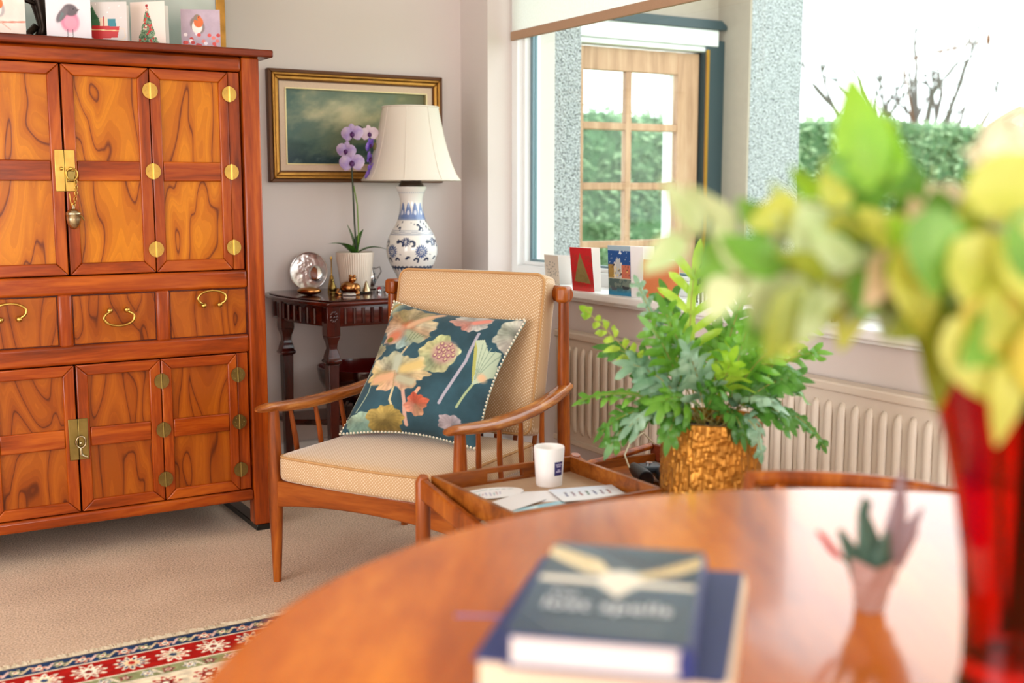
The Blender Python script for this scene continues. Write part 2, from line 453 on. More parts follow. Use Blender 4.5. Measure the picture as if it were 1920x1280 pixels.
M = {}
M['wall'] = paint_wall('wall_paint', 'd9cec9')
M['ceiling'] = paint_wall('ceiling_paint', 'f2efe9')
M['white'] = plain('white_gloss_paint', 'f1f2f2', 0.35)
M['carpet'] = carpet_mat('beige_carpet')
M['glass'] = thin_glass('window_glass')
M['spacer'] = plain('glazing_spacer', '6f8790', 0.35, 0.3)
M['blind'] = leafmat('blind_fabric', 'eeebe5', 'f4f2ee', 0.8, 120, 0.5)
M['blindbar'] = plain('blind_bar_fabric', 'b08c70', 0.7, noise=0.05, nscale=200)
M['pebble'] = pebble_mat('pebbledash', 'f4f5f7', 'bdc0c4', '55575a')
M['render'] = plain('smooth_render', 'c9c3b8', 0.85, noise=0.08, nscale=14, bmp=0.2)
M['beige'] = plain('beige_render', 'b3a596', 0.8, noise=0.04, nscale=20)
M['doorwood'] = wood('door_oak', 'a27a5c', 'bb9272', 'cfaa8a', (6, 6, 0.6), 3.0, 0.45, 0.1)
M['darkframe'] = plain('dark_green_frame', '33454a', 0.4)
M['brassstrip'] = plain('brass_strip', 'c99a3c', 0.3, 0.9)
M['cab'] = wood('cabinet_frame_v', '581e06', '923a0a', 'bd5e16', (5, 5, 0.5), 3.2, 0.25, 0.35)
M['cabh'] = wood('cabinet_frame_h', '581e06', '923a0a', 'bd5e16', (0.5, 5, 5), 3.2, 0.25, 0.35)
M['cabdark'] = wood('cabinet_dark', '2a0e08', '4a1a10', '6b2a18', (0.5, 5, 5), 3.0, 0.22, 0.4)
M['cabtop'] = wood('cabinet_top', '3c160c', '6a2814', '8a3a1c', (0.5, 5, 5), 3.0, 0.2, 0.4)
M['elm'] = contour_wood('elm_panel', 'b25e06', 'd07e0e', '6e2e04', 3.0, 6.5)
M['elm_shaded'] = contour_wood('elm_panel_shaded', '914208', 'ac590e', '5e2606', 3.6, 7.5)  # same elm, colour darkened for the weaker light on lower doors and drawers
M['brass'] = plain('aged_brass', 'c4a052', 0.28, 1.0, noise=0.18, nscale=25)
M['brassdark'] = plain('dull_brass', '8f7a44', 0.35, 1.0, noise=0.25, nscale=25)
M['pewter'] = plain('pewter', 'b9a98a', 0.25, 1.0, noise=0.12, nscale=40)
M['black'] = plain('black_lacquer', '15120f', 0.3)
M['mahog'] = wood('mahogany', '1c0806', '3a100a', '56190f', (4, 4, 0.6), 3.0, 0.16, 0.6)
M['mahogh'] = wood('mahogany_h', '200a07', '45140c', '6a2112', (0.6, 4, 4), 3.0, 0.16, 0.6)
M['teak'] = wood('chair_teak', '5e270a', '8f4410', 'b9691f', (5, 5, 0.6), 4.0, 0.3, 0.3)
M['teakarm'] = wood('chair_arm_teak', '6e3410', '9c5620', 'cc8a44', (6, 0.7, 6), 5.0, 0.25, 0.4)
M['tray'] = wood('tray_wood', '5e2a0a', '8c4a16', 'b06a28', (0.8, 4, 4), 5.0, 0.3, 0.3)
M['silver'] = plain('polished_silver', 'd8dadc', 0.12, 1.0)
M['bronze'] = plain('bronze', 'b07a48', 0.22, 1.0, noise=0.2, nscale=40)
M['darkbronze'] = plain('dark_bronze', '2a2019', 0.35, 0.7, noise=0.3, nscale=40)
M['paper'] = plain('white_card', 'ece8e4', 0.7)
M['print'] = vcol('printed_card', 0.45, 0.4)
M['gold'] = plain('gilt', 'b4823c', 0.4, 0.75, noise=0.2, nscale=30)
M['golddark'] = plain('dark_brown_gilt', '5a3312', 0.45, 0.3)  # plain dark brown for frame edge, groove and backing

# ---------------------------------------------------------------- room
XW, YB, CEIL = 2.52, 4.645, 2.5
def struct(mb, name, mat, **k):
    return tag(mb.build(name, mat, **k), kind='structure')
tag(struct(MB().box((-2.35, -4.35, -0.12), (2.87, 4.8, 0.0)), 'floor', M['carpet']), 'beige speckled fitted carpet under chair and cabinet')
struct(MB().box((-2.35, -4.35, CEIL), (2.87, 4.8, CEIL + 0.15)), 'ceiling', M['ceiling'])
tag(struct(MB().box((-2.35, YB, 0), (2.87, 4.8, CEIL)), 'wall_back', M['wall']), 'pale mauve grey painted wall behind cabinet and picture')
w = MB()
w.box((XW, -4.35, 0), (2.87, YB, 0.79)); w.box((XW, 4.40, 0.79), (2.87, YB, CEIL))
w.box((XW, -4.35, 0.79), (2.87, 0.30, CEIL)); w.box((XW, 0.30, 2.36), (2.87, 4.40, CEIL))
tag(struct(w, 'wall_right', M['wall']), 'mauve grey wall below and beside the big window')
w = MB()
for a in (((-2.35, -4.35, 0), (-2.2, 0.1, CEIL)), ((-2.35, 3.1, 0), (-2.2, YB, CEIL)), ((-2.35, 0.1, 0), (-2.2, 3.1, 0.3)), ((-2.35, 0.1, 2.2), (-2.2, 3.1, CEIL))): w.box(*a)
struct(w, 'wall_left', M['wall'])
w = MB()
for a in (((-2.2, -4.35, 0), (-2.3, -4.2, CEIL)), ((1.1, -4.35, 0), (XW, -4.2, CEIL)), ((-2.3, -4.35, 0), (1.1, -4.2, 0.3)), ((-2.3, -4.35, 2.2), (1.1, -4.2, CEIL))): w.box(*a)
struct(w, 'wall_front', M['wall'])
struct(MB().box((-2.2, YB - 0.018, 0), (XW - 0.02, YB, 0.12)), 'baseboard_back', M['white'], bevel=0.006)
struct(MB().box((XW - 0.018, -4.2, 0), (XW, YB - 0.018, 0.12)), 'baseboard_right', M['white'], bevel=0.006)

# the big window, with sill
win = thing('window_1', 'large white framed picture window with pale sill over the radiator', None, (0, 0, 0), kind='structure')
w = MB()
w.box((2.64, 4.35, 0.818), (2.76, 4.40, 2.36)); w.box((2.64, 0.30, 0.818), (2.76, 0.35, 2.36))
w.box((2.64, 0.35, 0.818), (2.76, 4.35, 0.872)); w.box((2.64, 0.35, 2.31), (2.76, 4.35, 2.36))
w.build('window_frame', M['white'], win, bevel=0.004)
w = MB()
w.box((2.665, 4.325, 0.872), (2.735, 4.35, 2.31)); w.box((2.665, 0.35, 0.872), (2.735, 0.375, 2.31)); w.box((2.665, 0.375, 0.872), (2.735, 4.325, 0.888)); w.box((2.665, 0.375, 2.29), (2.735, 4.325, 2.31))
w.build('glazing_bead', M['white'], win, bevel=0.003)
w = MB()
w.box((2.693, 4.305, 0.888), (2.717, 4.325, 2.29)); w.box((2.693, 0.375, 0.888), (2.717, 0.39, 2.29)); w.box((2.693, 0.39, 0.888), (2.717, 4.305, 0.897))
w.build('spacer_bar', M['spacer'], win)
MB().box((2.703, 0.39, 0.897), (2.707, 4.305, 2.29)).build('pane', M['glass'], win)
w = MB(); w.box((2.45, 0.25, 0.787), (2.645, 4.44, 0.818)); w.build('sill', M['white'], win, bevel=0.008, segs=3)
w = MB(); w.box((2.475, 0.27, 0.774), (2.53, 4.42, 0.790)); w.build('sill_moulding', M['white'], win, bevel=0.004)
bl = thing('roller_blind', 'cream roller blind pulled part way down with tan bottom bar', 'blind', (2.62, 2.35, 0))
MB().add([(0, -2.0, 1.88), (0, 2.008, 1.88), (0, 2.008, 2.33), (0, -2.0, 2.33)], [(0, 1, 2, 3)]).build('blind_fabric', M['blind'], bl)
MB().box((-0.009, -2.0, 1.846), (0.009, 2.01, 1.884)).build('bottom_bar', M['blindbar'], bl, bevel=0.003)
MB().tube([(0, -2.0, 2.335), (0, 2.0, 2.335)], 0.02, 12).build('roller_tube', M['white'], bl, smooth=True)
# unseen windows behind the photographer
for nm, ax in (('window_2', 0), ('window_3', 1)):
    wn = thing(nm, None, None, kind='structure')
    w = MB(); 
    if ax == 0:
        for a in (-2.2, -0.6, 1.02): w.box((a, -4.27, 0.3), (a + 0.08, -4.23, 2.2))
        w.box((-2.2, -4.27, 0.3), (1.1, -4.23, 0.38)); w.box((-2.2, -4.27, 2.12), (1.1, -4.23, 2.2))
    else:
        for a in (0.1, 1.56, 3.02): w.box((-2.29, a, 0.3), (-2.23, a + 0.08, 2.2))
        w.box((-2.29, 0.1, 0.3), (-2.23, 3.1, 0.38)); w.box((-2.29, 0.1, 2.12), (-2.23, 3.1, 2.2))
    w.build('window_frame', M['white'], wn)

# radiator under the window
rad = thing('radiator', 'long cream ribbed panel radiator under the window sill', 'radiator', (2.44, 0, 0))
M['rad'] = plain('radiator_enamel', 'd9cdbf', 0.4)
w = MB(); w.box((0.012, 1.15, 0.215), (0.06, 3.75, 0.655)); w.build('panel', M['rad'], rad, bevel=0.008, segs=3)
w = MB(); w.box((0.004, 1.15, 0.628), (0.062, 3.75, 0.656)); w.build('top_rail', M['rad'], rad, bevel=0.006, segs=3)
w = MB(); w.box((0.004, 1.15, 0.213), (0.062, 3.75, 0.236)); w.build('bottom_rail', M['rad'], rad, bevel=0.006, segs=3)
w = MB(); w.tube([(0.014, 0, 0.262), (0.009, 0, 0.276), (0.006, 0, 0.30), (0.006, 0, 0.56), (0.009, 0, 0.585), (0.014, 0, 0.60)], [0.008, 0.014, 0.016, 0.016, 0.014, 0.008], 8, sx=0.95, sy=0.55, up=(1, 0, 0))
rib = None
for i in range(51):
    y = 1.2 + i * 0.05
    if rib is None: rib = w.build('rib', M['rad'], rad, smooth=True, ang=0); rib.location = (0, y, 0)
    else: share(rib, 'rib', rad, (0, y, 0))
for y in (1.45, 3.45):
    MB().box((0.06, y - 0.02, 0.3), (0.082, y + 0.02, 0.6)).build('wall_bracket', M['rad'], rad)

# ---------------------------------------------------------------- outside: porch, garden
def ground():
    m, nt, b = newmat('lawn')
    tc = nd(nt, 'ShaderNodeTexCoord'); n = nd(nt, 'ShaderNodeTexNoise'); setin(n, Scale=3.0, Detail=6.0)
    nt.links.new(tc.outputs['Object'], n.inputs['Vector']); r = ramp(nt, [(0.3, '4d6b3a'), (0.7, '86a05c')])
    nt.links.new(n.outputs['Fac'], r.inputs['Fac']); nt.links.new(r.outputs['Color'], b.inputs['Base Color']); b.inputs['Roughness'].default_value = 0.9
    return m
tag(MB().box((2.87, -30, -0.3), (50, 45, -0.15)).build('lawn', ground()), 'green garden lawn outside the window', None, kind='structure')
tag(MB().box((2.87, 4.74, -0.15), (4.75, 7.6, -0.02)).build('floor_porch', M['render']), 'grey paved porch floor outside', None, kind='structure')
tag(MB().box((2.87, 4.74, -0.15), (3.245, 5.06, 2.75)).build('wall_porch_left', M['pebble']), 'pebbledash porch pier beside the window jamb', None, kind='structure')
tag(MB().box((4.36, 4.74, -0.15), (4.735, 5.3, 2.75)).build('wall_porch_right', M['pebble']), 'tall pebbledash pillar between the glazed door and the hedge', None, kind='structure')
tag(MB().box((4.348, 4.742, -0.02), (4.362, 5.0, 2.7)).build('wall_porch_inner', M['beige']), 'smooth beige side wall of the porch', None, kind='structure')
tag(MB().box((3.245, 5.0, 2.125), (4.36, 5.06, 2.75)).build('wall_porch_head', M['beige']), 'beige wall above the porch door', None, kind='structure')
tag(MB().box((2.87, 4.74, 2.62), (4.735, 7.6, 2.75)).build('ceiling_porch', M['beige']), None, None, kind='structure')
dr = thing('door_1', 'oak garden door glazed with small panes in dark frame outside window', None, (0, 5.0, 0), kind='structure')
w = MB(); w.box((3.32, -0.02, 0), (3.427, 0.025, 1.945)); w.box((4.052, -0.02, 0), (4.198, 0.025, 1.945)); w.build('stile', M['doorwood'], dr, bevel=0.003)
w = MB(); w.box((3.427, -0.019, 1.826), (4.052, 0.025, 1.945)); w.build('top_rail', M['doorwood'], dr, bevel=0.003)
w = MB(); w.box((3.427, -0.019, 0), (4.052, 0.025, 0.26)); w.build('bottom_rail', M['doorwood'], dr, bevel=0.003)
rows = [(1.826, 1.558), (1.518, 1.242), (1.202, 0.932), (0.893, 0.62), (0.58, 0.26)]
for a, b_ in zip(rows[:-1], rows[1:]):
    MB().box((3.427, -0.017, b_[0]), (4.052, 0.02, a[1])).build('muntin', M['doorwood'], dr, bevel=0.005)
MB().box((3.703, -0.018, 0.26), (3.742, 0.021, 1.826)).build('muntin', M['doorwood'], dr, bevel=0.005)
for z1, z0 in rows:
    for x0, x1 in ((3.427, 3.703), (3.742, 4.052)):
        MB().box((x0, 0.0, z0), (x1, 0.004, z1)).build('pane', M['glass'], dr)
w = MB(); w.box((4.215, -0.06, 0), (4.348, 0.05, 2.02)); w.box((3.245, -0.02, 0), (3.318, 0.05, 2.0)); w.build('dark_jamb', M['darkframe'], dr, bevel=0.006)
w = MB(); w.box((4.2, -0.01, 0), (4.214, 0.04, 1.96)); w.build('door_gap', M['black'], dr)
w = MB(); w.box((4.216, -0.068, 0), (4.232, -0.055, 1.965)); w.build('brass_weather_strip', M['brassstrip'], dr)
w = MB(); w.box((3.245, -0.062, 1.985), (4.30, 0.05, 2.075)); w.build('white_lintel', M['white'], dr, bevel=0.004)
w = MB(); w.box((3.245, -0.05, 1.955), (4.275, 0.05, 1.984)); w.build('lintel_step', M['white'], dr, bevel=0.006)
w = MB(); w.prism([(3.245, 2.076), (4.348, 2.076), (4.348, 2.095), (4.31, 2.125), (3.245, 2.125)], 0.02, 0.075, M=Matrix(((1, 0, 0, 0), (0, 0, -1, 0), (0, 1, 0, 0), (0, 0, 0, 1))))
w.build('dark_head', M['darkframe'], dr)
w = MB(); w.box((4.23, 1.2, 0), (4.29, 1.26, 2.3)); w.box((4.22, 0.3, 1.98), (4.29, 1.25, 2.06))
tag(w.build('trim_1', M['white']), 'pale timber frame of the far side of the porch', None, kind='structure').location = (0.74, 5.0, 0)

# hedge
def hedge(name, x0, x1, y0, y1, z1, label, seed):
    root = thing(name, label, 'hedge', ((x0 + x1) / 2, (y0 + y1) / 2, -0.15))
    L = x1 - x0; D = y1 - y0; H = z1 + 0.15
    nu, nv = 150, 34
    u = np.linspace(-L / 2, L / 2, nu); t = np.linspace(0, 1, nv)
    prof = np.array([(-D / 2, H * min(1, k / 0.55)) if k < 0.55 else ((-D / 2 + D * (k - 0.55) / 0.2, H) if k < 0.75 else (D / 2, H * (1 - (k - 0.75) / 0.25))) for k in t])
    U, Tt = np.meshgrid(u, t); P = np.zeros((nv, nu, 3)); P[..., 0] = U; P[..., 1] = prof[:, 0][:, None]; P[..., 2] = prof[:, 1][:, None]
    n = fbm(U * 1.6 + 20, Tt * 9 + 3, seed, 4) - 0.5
    P[..., 1] += -0.22 * n; P[..., 2] += 0.2 * n * (P[..., 2] > H * 0.8)
    m1 = plain('hedge_core', '5a7a54', 0.8, noise=0.4, nscale=9)
    grid_obj('hedge_body', P, m1, root)
    mb = MB(); r = random.Random(seed)
    for i in range(16000):
        if r.random() < 0.78: p = Vector((r.uniform(-L / 2, L / 2), -D / 2 + r.uniform(-0.12, 0.05), r.uniform(0, H)))
        else: p = Vector((r.uniform(-L / 2, L / 2), r.uniform(-D / 2, D / 2), H + r.uniform(-0.08, 0.07)))
        s_ = r.uniform(0.04, 0.08); a = Vector((r.gauss(0, 1), r.gauss(0, 1), r.gauss(0, 1))).normalized(); b_ = a.orthogonal().normalized()
        mb.add([p - a * s_, p + b_ * s_ * 0.5, p + a * s_, p - b_ * s_ * 0.5], [(0, 1, 2, 3)])
    o = mb.build('hedge_leaves', leafmat('hedge_leaf', '6d9062', 'b0c69a', 0.5, 2.0, 0.25), root); tag(o, kind='stuff')
hedge('hedge', 3.0, 24.0, 11.0, 12.4, 2.12, 'long clipped green hedge across the garden seen through the window', 3)

# bare tree behind the hedge
bark = plain('bark', '6d665f', 0.9, noise=0.3, nscale=10)
tr = thing('bare_tree', 'leafless shrub like tree with upright branches behind the hedge', 'tree', (19.1, 16.0, -0.15))
r = random.Random(5)
MB().tube([(0, 0, 0), (0.03, 0, 0.5), (0, 0.02, 0.9)], [0.16, 0.13, 0.12], 8).build('trunk', bark, tr, smooth=True)
def branch(mb, p, d, L, rad, lev):
    n = 5; pts = [p]; dd = Vector(d)
    for i in range(n):
        dd = (dd + Vector((r.gauss(0, .12), r.gauss(0, .12), r.gauss(0.03, .08)))).normalized(); pts.append(pts[-1] + dd * L / n)
    mb.tube(pts, [rad * (1 - 0.6 * i / n) for i in range(n + 1)], 5)
    if lev > 0:
        for k in range(3 if lev > 1 else 5):
            i = r.randint(1, n); q = pts[i]
            e = (dd + Vector((r.gauss(0, .6), r.gauss(0, .6), r.gauss(0.2, .4)))).normalized()
            branch(mb, q, e, L * r.uniform(.25, .5), rad * .5, lev - 1)
for i in range(13):
    mb = MB(); a = -1.0 + 2.0 * i / 12
    # spread roughly across the line of sight
    dirv = Vector((0.64 * a, -0.77 * a + r.gauss(0, .15), 1.5 + r.uniform(-.2, .3))).normalized()
    branch(mb, Vector((0.06 * a, 0, 0.8)), dirv, r.uniform(2.3, 3.4), 0.085, 2)
    mb.build('branch', bark, tr, smooth=True)
mb = MB(); q0 = Vector((-0.1, 0.2, 3.95)); q1 = Vector((0.85, -0.9, 4.3)); mb.tube([Vector((0.1, 0, 2.6)), q0, (q0 + q1) / 2, q1], [0.02, 0.03, 0.03, 0.012], 6)
for i in range(60):
    p = q0.lerp(q1, r.random()); mb.tube([p, p + Vector((r.gauss(0, .05), r.gauss(0, .05), r.gauss(0, .12)))], [0.014, 0.006], 4)
mb.ball(q1 + Vector((0.1, -0.1, 0.02)), (0.05, 0.05, 0.13), 8, 6)
mb.build('twiggy_branch', plain('cone_brown', '7a5030', 0.9), tr, smooth=True)
# ---------------------------------------------------------------- cabinet
cab = thing('cabinet', 'tall orange brown elm cabinet with brass hinges, drawers and folding doors', 'cabinet', (0.658, 3.826, 0))
CX = 0.658
HW, DEP, TOP = 0.64, 0.62, 1.645
for sx in (-1, 1):
    for y0 in (0, DEP - 0.06):
        x0, x1 = sorted((sx * 0.579, sx * HW))
        MB().box((x0, y0, 0.022), (x1, y0 + 0.06, TOP)).build('post', M['cab'], cab, bevel=0.006, segs=3)
    x0, x1 = sorted((sx * 0.585, sx * 0.634))
    MB().box((x0, 0.004, 0), (x1, DEP, 0.022)).build('runner', M['black'], cab, bevel=0.003)
    MB().box((min(sx * 0.6, sx * 0.62), 0.06, 0.12), (max(sx * 0.6, sx * 0.62), DEP - 0.06, TOP)).build('side_panel', M['cab'], cab)
MB().box((-0.68, -0.035, TOP), (0.68, DEP + 0.02, 1.670)).build('top_board', M['cabtop'], cab, bevel=0.006, segs=3)
MB().box((-0.579, DEP - 0.03, 0.12), (0.579, DEP - 0.015, TOP)).build('back_panel', M['cabdark'], cab)
MB().box((-0.6, 0.03, 0.118), (0.6, DEP - 0.03, 0.135)).build('bottom_panel', M['cabdark'], cab)
MB().box((-0.579, 0.03, 0.905), (0.579, DEP - 0.03, 0.92)).build('inner_shelf', M['cabdark'], cab)
for nm, z0, z1, mt in (('top_rail', 1.596, TOP, 'cabh'), ('upper_rail', 0.868, 0.929, 'cabh'), ('lower_rail', 0.644, 0.706, 'cabh'), ('bottom_rail', 0.114, 0.154, 'cabh')):
    MB().box((-0.579, 0.002, z0), (0.579, 0.055, z1)).build(nm, M[mt], cab, bevel=0.010, segs=4)
# fixed filler strips beside the doors
for sx in (-1, 1):
    for z0, z1 in ((0.931, 1.594), (0.156, 0.642)):
        x0, x1 = sorted((sx * 0.533, sx * 0.573))
        MB().box((x0, 0.012, z0), (x1, 0.035, z1)).build('side_strip', M['cab'], cab, bevel=0.003)
hinge_mb = None
def hinge_build(parent, x, z, mat):
    mb = MB(); R = Matrix.Rotation(PI / 2, 4, 'X')
    for sx in (-1, 1):
        pts = [(sx * 0.0015, -0.025)] + [(sx * 0.0245 * math.cos(t), 0.0255 * math.sin(t)) for t in np.linspace(-PI / 2, PI / 2, 14)[1:-1]] + [(sx * 0.0015, 0.025)]
        if sx < 0: pts = pts[::-1]
        mb.prism(pts, -0.0, 0.0035, M=R)
        for k in range(3):
            t = -0.9 + 0.9 * k
            mb.ball((sx * 0.016 * math.cos(t), -0.0035, 0.016 * math.sin(t)), (0.0018, 0.001, 0.0018), 6, 4)
    mb.tube([(0, -0.003, -0.026), (0, -0.003, 0.026)], 0.0035, 8)
    return mb.build('hinge', mat, parent, smooth=True, loc=(x, 0, z))
def make_door(nm, x0, x1, z0, z1, lx, rx, cuts, panelmat):
    """x0..x1 outer, lx/rx panel opening, cuts=[(ztop,zbot),..] panel openings; all cabinet-local"""
    d = bpy.data.objects.new(nm, None); COL.objects.link(d); d.parent = cab
    yf, yb = 0.004, 0.03
    def strip(pts, name, mat):
        n = len(pts); mb = MB()
        mb.add([(p[0], yf, p[1]) for p in pts] + [(p[0], yb, p[1]) for p in pts],
               [tuple(range(n)), tuple(range(2 * n - 1, n - 1, -1))] + [(i, n + i, n + (i + 1) % n, (i + 1) % n) for i in range(n)])
        mb.build(name, mat, d, bevel=0.0035, segs=2)
    zt = cuts[0][0]; zb = cuts[-1][1]; e = 0.0006
    strip([(x0, z0), (lx, zb), (lx, zt), (x0, z1)], 'stile', M['cab'])
    strip([(rx, zb), (x1, z0), (x1, z1), (rx, zt)], 'stile', M['cab'])
    strip([(x0 + e, z1), (lx + e, zt), (rx - e, zt), (x1 - e, z1)], 'rail', M['cabh'])
    strip([(x0 + e, z0), (x1 - e, z0), (rx - e, zb), (lx + e, zb)], 'rail', M['cabh'])
    strip([(lx + e, cuts[1][0]), (rx - e, cuts[1][0]), (rx - e, cuts[0][1]), (lx + e, cuts[0][1])], 'rail', M['cabh'])
    for a, b_ in cuts:
        MB().box((lx - 0.006, 0.016, b_ - 0.006), (rx + 0.006, 0.024, a + 0.006)).build('panel', panelmat, d)
    return d
upc = [(1.557, 1.294), (1.230, 0.970)]; loc_ = [(0.606, 0.434), (0.372, 0.193)]
for (z0, z1, cuts, pm, hz, bm_) in ((0.932, 1.592, upc, M['elm'], (1.520, 1.262, 1.008), M['brass']), (0.157, 0.641, loc_, M['elm_shaded'], (0.568, 0.402, 0.232), M['brassdark'])):
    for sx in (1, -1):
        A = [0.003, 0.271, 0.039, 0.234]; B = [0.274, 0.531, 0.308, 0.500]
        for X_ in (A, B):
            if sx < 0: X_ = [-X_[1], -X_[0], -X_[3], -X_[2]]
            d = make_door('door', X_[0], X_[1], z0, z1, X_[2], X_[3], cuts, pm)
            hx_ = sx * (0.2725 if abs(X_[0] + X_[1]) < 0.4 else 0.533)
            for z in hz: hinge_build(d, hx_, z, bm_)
# drawers
MB().box((-0.579, 0.012, 0.70), (0.579, 0.03, 0.87)).build('drawer_back_board', M['cabdark'], cab)
for x0, x1 in ((-0.0405, 0.0025), (0.266, 0.311), (-0.352, -0.306)):
    MB().box((x0, 0.001, 0.70), (x1, 0.03, 0.872)).build('drawer_divider', M['cab'], cab, bevel=0.009, segs=3)
def bail(parent, xc, zb, w, drop, up):
    s_ = 1 if up else -1
    pts = [(xc - 0.025, -0.016, zb)]
    for t in np.linspace(PI * 1.17, -PI * 0.17, 17):
        pts.append((xc + w * math.cos(t), -0.020, zb + s_ * (0.010 + drop * (0.35 + 0.65 * math.sin(t)) if math.sin(t) > -0.6 else 0)))
    pts.append((xc + 0.025, -0.016, zb))
    mb = MB(); mb.tube(pts, [0.0038 + 0.0008 * (i % 2) for i in range(len(pts))], 8)
    o = mb.build('bail_handle', M['brass'], parent, smooth=True, ang=0)
    for sx in (-1, 1):
        mb = MB(); mb.ball((xc + sx * 0.027, -0.013, zb), 0.0098, 12, 8); mb.tube([(xc + sx * 0.027, -0.013, zb), (xc + sx * 0.027, 0.02, zb)], 0.004, 8)
        mb.build('handle_ball', M['brass'], parent, smooth=True)
for (x0, x1, xc, zb, up) in ((0.0035, 0.265, 0.141, 0.814, False), (0.312, 0.573, 0.447, 0.815, True), (-0.305, -0.0415, -0.186, 0.802, True), (-0.573, -0.353, -0.463, 0.812, True)):
    d = bpy.data.objects.new('drawer', None); COL.objects.link(d); d.parent = cab
    MB().box((x0 + 0.002, 0.010, 0.709), (x1 - 0.002, 0.4, 0.864)).build('drawer_front', M['elm_shaded'], d, bevel=0.002)
    bail(d, xc, zb, 0.048, 0.040, up)
# upper lock with chain and acorn fob
lk = bpy.data.objects.new('upper_lock', None); COL.objects.link(lk); lk.parent = cab
for x0, x1 in ((-0.029, -0.0005), (0.0005, 0.031)):
    MB().box((x0, -0.001, 1.197), (x1, 0.004, 1.327)).build('lock_plate', M['brass'], lk, bevel=0.0015)
mb = MB()
for x in (-0.012, 0.014): mb.tube([(x, 0, 1.268), (x, -0.014, 1.268)], 0.005, 8); mb.ball((x, -0.015, 1.268), 0.006, 8, 6)
mb.build('staple', M['brass'], lk, smooth=True)
mb = MB(); mb.tube([(0.018 + 0.017 * math.cos(t), -0.014 - 0.002 * math.sin(t), 1.250 + 0.019 * math.sin(t)) for t in np.linspace(0, 2 * PI, 20)[:-1]], 0.0028, 8, closed=True); mb.build('ring', M['brass'], lk, smooth=True)
mb = MB(); mb.box((0.004, -0.012, 1.226), (0.028, -0.002, 1.262)); mb.build('padlock', M['brassdark'], lk, bevel=0.003)
mb = MB()
for k in range(11):
    t = k / 10; p = Vector((0.028 - 0.012 * t + 0.006 * math.sin(t * 3), -0.012, 1.236 - 0.09 * t)); ax = (k % 2)
    pts = [p + (Vector((0.004 * math.cos(a), 0, 0.0065 * math.sin(a))) if ax else Vector((0, 0.004 * math.cos(a), 0.0065 * math.sin(a)))) for a in np.linspace(0, 2 * PI, 10)[:-1]]
    mb.tube(pts, 0.0013, 5, closed=True)
mb.build('chain', M['brass'], lk, smooth=True)
mb = MB(); mb.tube([(0.008, -0.012, 1.19), (0.010, -0.013, 1.165), (0.016, -0.014, 1.145)], 0.002, 6); mb.build('cord', M['brass'], lk, smooth=True)
mb = MB(); mb.lathe([(0, -0.034), (0.010, -0.031), (0.019, -0.018), (0.0225, -0.002), (0.022, 0.010), (0.0235, 0.012), (0.0235, 0.018), (0.017, 0.026), (0.006, 0.031), (0.003, 0.042), (0, 0.043)], 20, (0.016, -0.022, 1.112)); mb.build('acorn_fob', M['pewter'], lk, smooth=True)
mb = MB(); mb.tube([(0.03, -0.03, 1.128), (0.04, -0.034, 1.115), (0.045, -0.034, 1.106)], 0.0022, 6); mb.build('fob_tassel', M['brassdark'], lk, smooth=True)
lk = bpy.data.objects.new('lower_lock', None); COL.objects.link(lk); lk.parent = cab
for x0, x1 in ((-0.029, -0.0005), (0.0005, 0.031)):
    MB().box((x0, -0.001, 0.332), (x1, 0.004, 0.467)).build('lock_plate', M['brassdark'], lk, bevel=0.0015)
mb = MB(); mb.tube([(0.005 + 0.015 * math.cos(t), -0.012, 0.392 + 0.019 * math.sin(t)) for t in np.linspace(0, 2 * PI, 20)[:-1]], 0.0028, 8, closed=True); mb.ball((0.005, -0.008, 0.388), 0.006, 8, 6); mb.build('ring', M['pewter'], lk, smooth=True)
mb = MB(); mb.tube([(0.004, -0.012, 0.374), (0.004, -0.013, 0.352), (0.012, -0.014, 0.345), (0.022, -0.014, 0.341)], [0.003, 0.006, 0.004, 0.005], 8); mb.build('key', M['pewter'], lk, smooth=True)
# ---------------------------------------------------------------- cards
def card(name, label, fold, w, h, a, b_, paint, group=None, lean=0.0, cat='card', nx=70):
    root = thing(name, label, cat, fold, 0, group)
    asp = w / h
    def leaf(nm, ang, do_print):
        d = Vector((math.cos(ang), math.sin(ang), 0)); n = Vector((math.sin(ang), -math.cos(ang), 0)); up = (Vector((0, 0, 1)) - n * lean).normalized()
        vs = []
        for off in (0.0, -0.0007):
            for u, v in ((0, 0), (w, 0), (w, h), (0, h)): vs.append(d * u + up * v + n * off)
        o = MB().add(vs, [(0, 1, 2, 3), (7, 6, 5, 4), (0, 4, 5, 1), (1, 5, 6, 2), (2, 6, 7, 3), (3, 7, 4, 0)]).build(nm, M['paper'], root)
        if do_print and paint:
            ny = int(nx / asp)
            U, V = np.meshgrid(np.linspace(0, asp, nx), np.linspace(0, 1, ny))
            p = Paint(U, V, 'f2eeea'); paint(p, asp)
            P = (np.array(d)[None, None] * (U * h)[..., None] + np.array(up)[None, None] * (V * h)[..., None]) + np.array(n) * 0.0004
            grid_obj('print', P, M['print'], o, p.out(), smooth=False)
    leaf('front_leaf', a, True)
    if b_ is not None: leaf('back_leaf', b_, False)
    return root
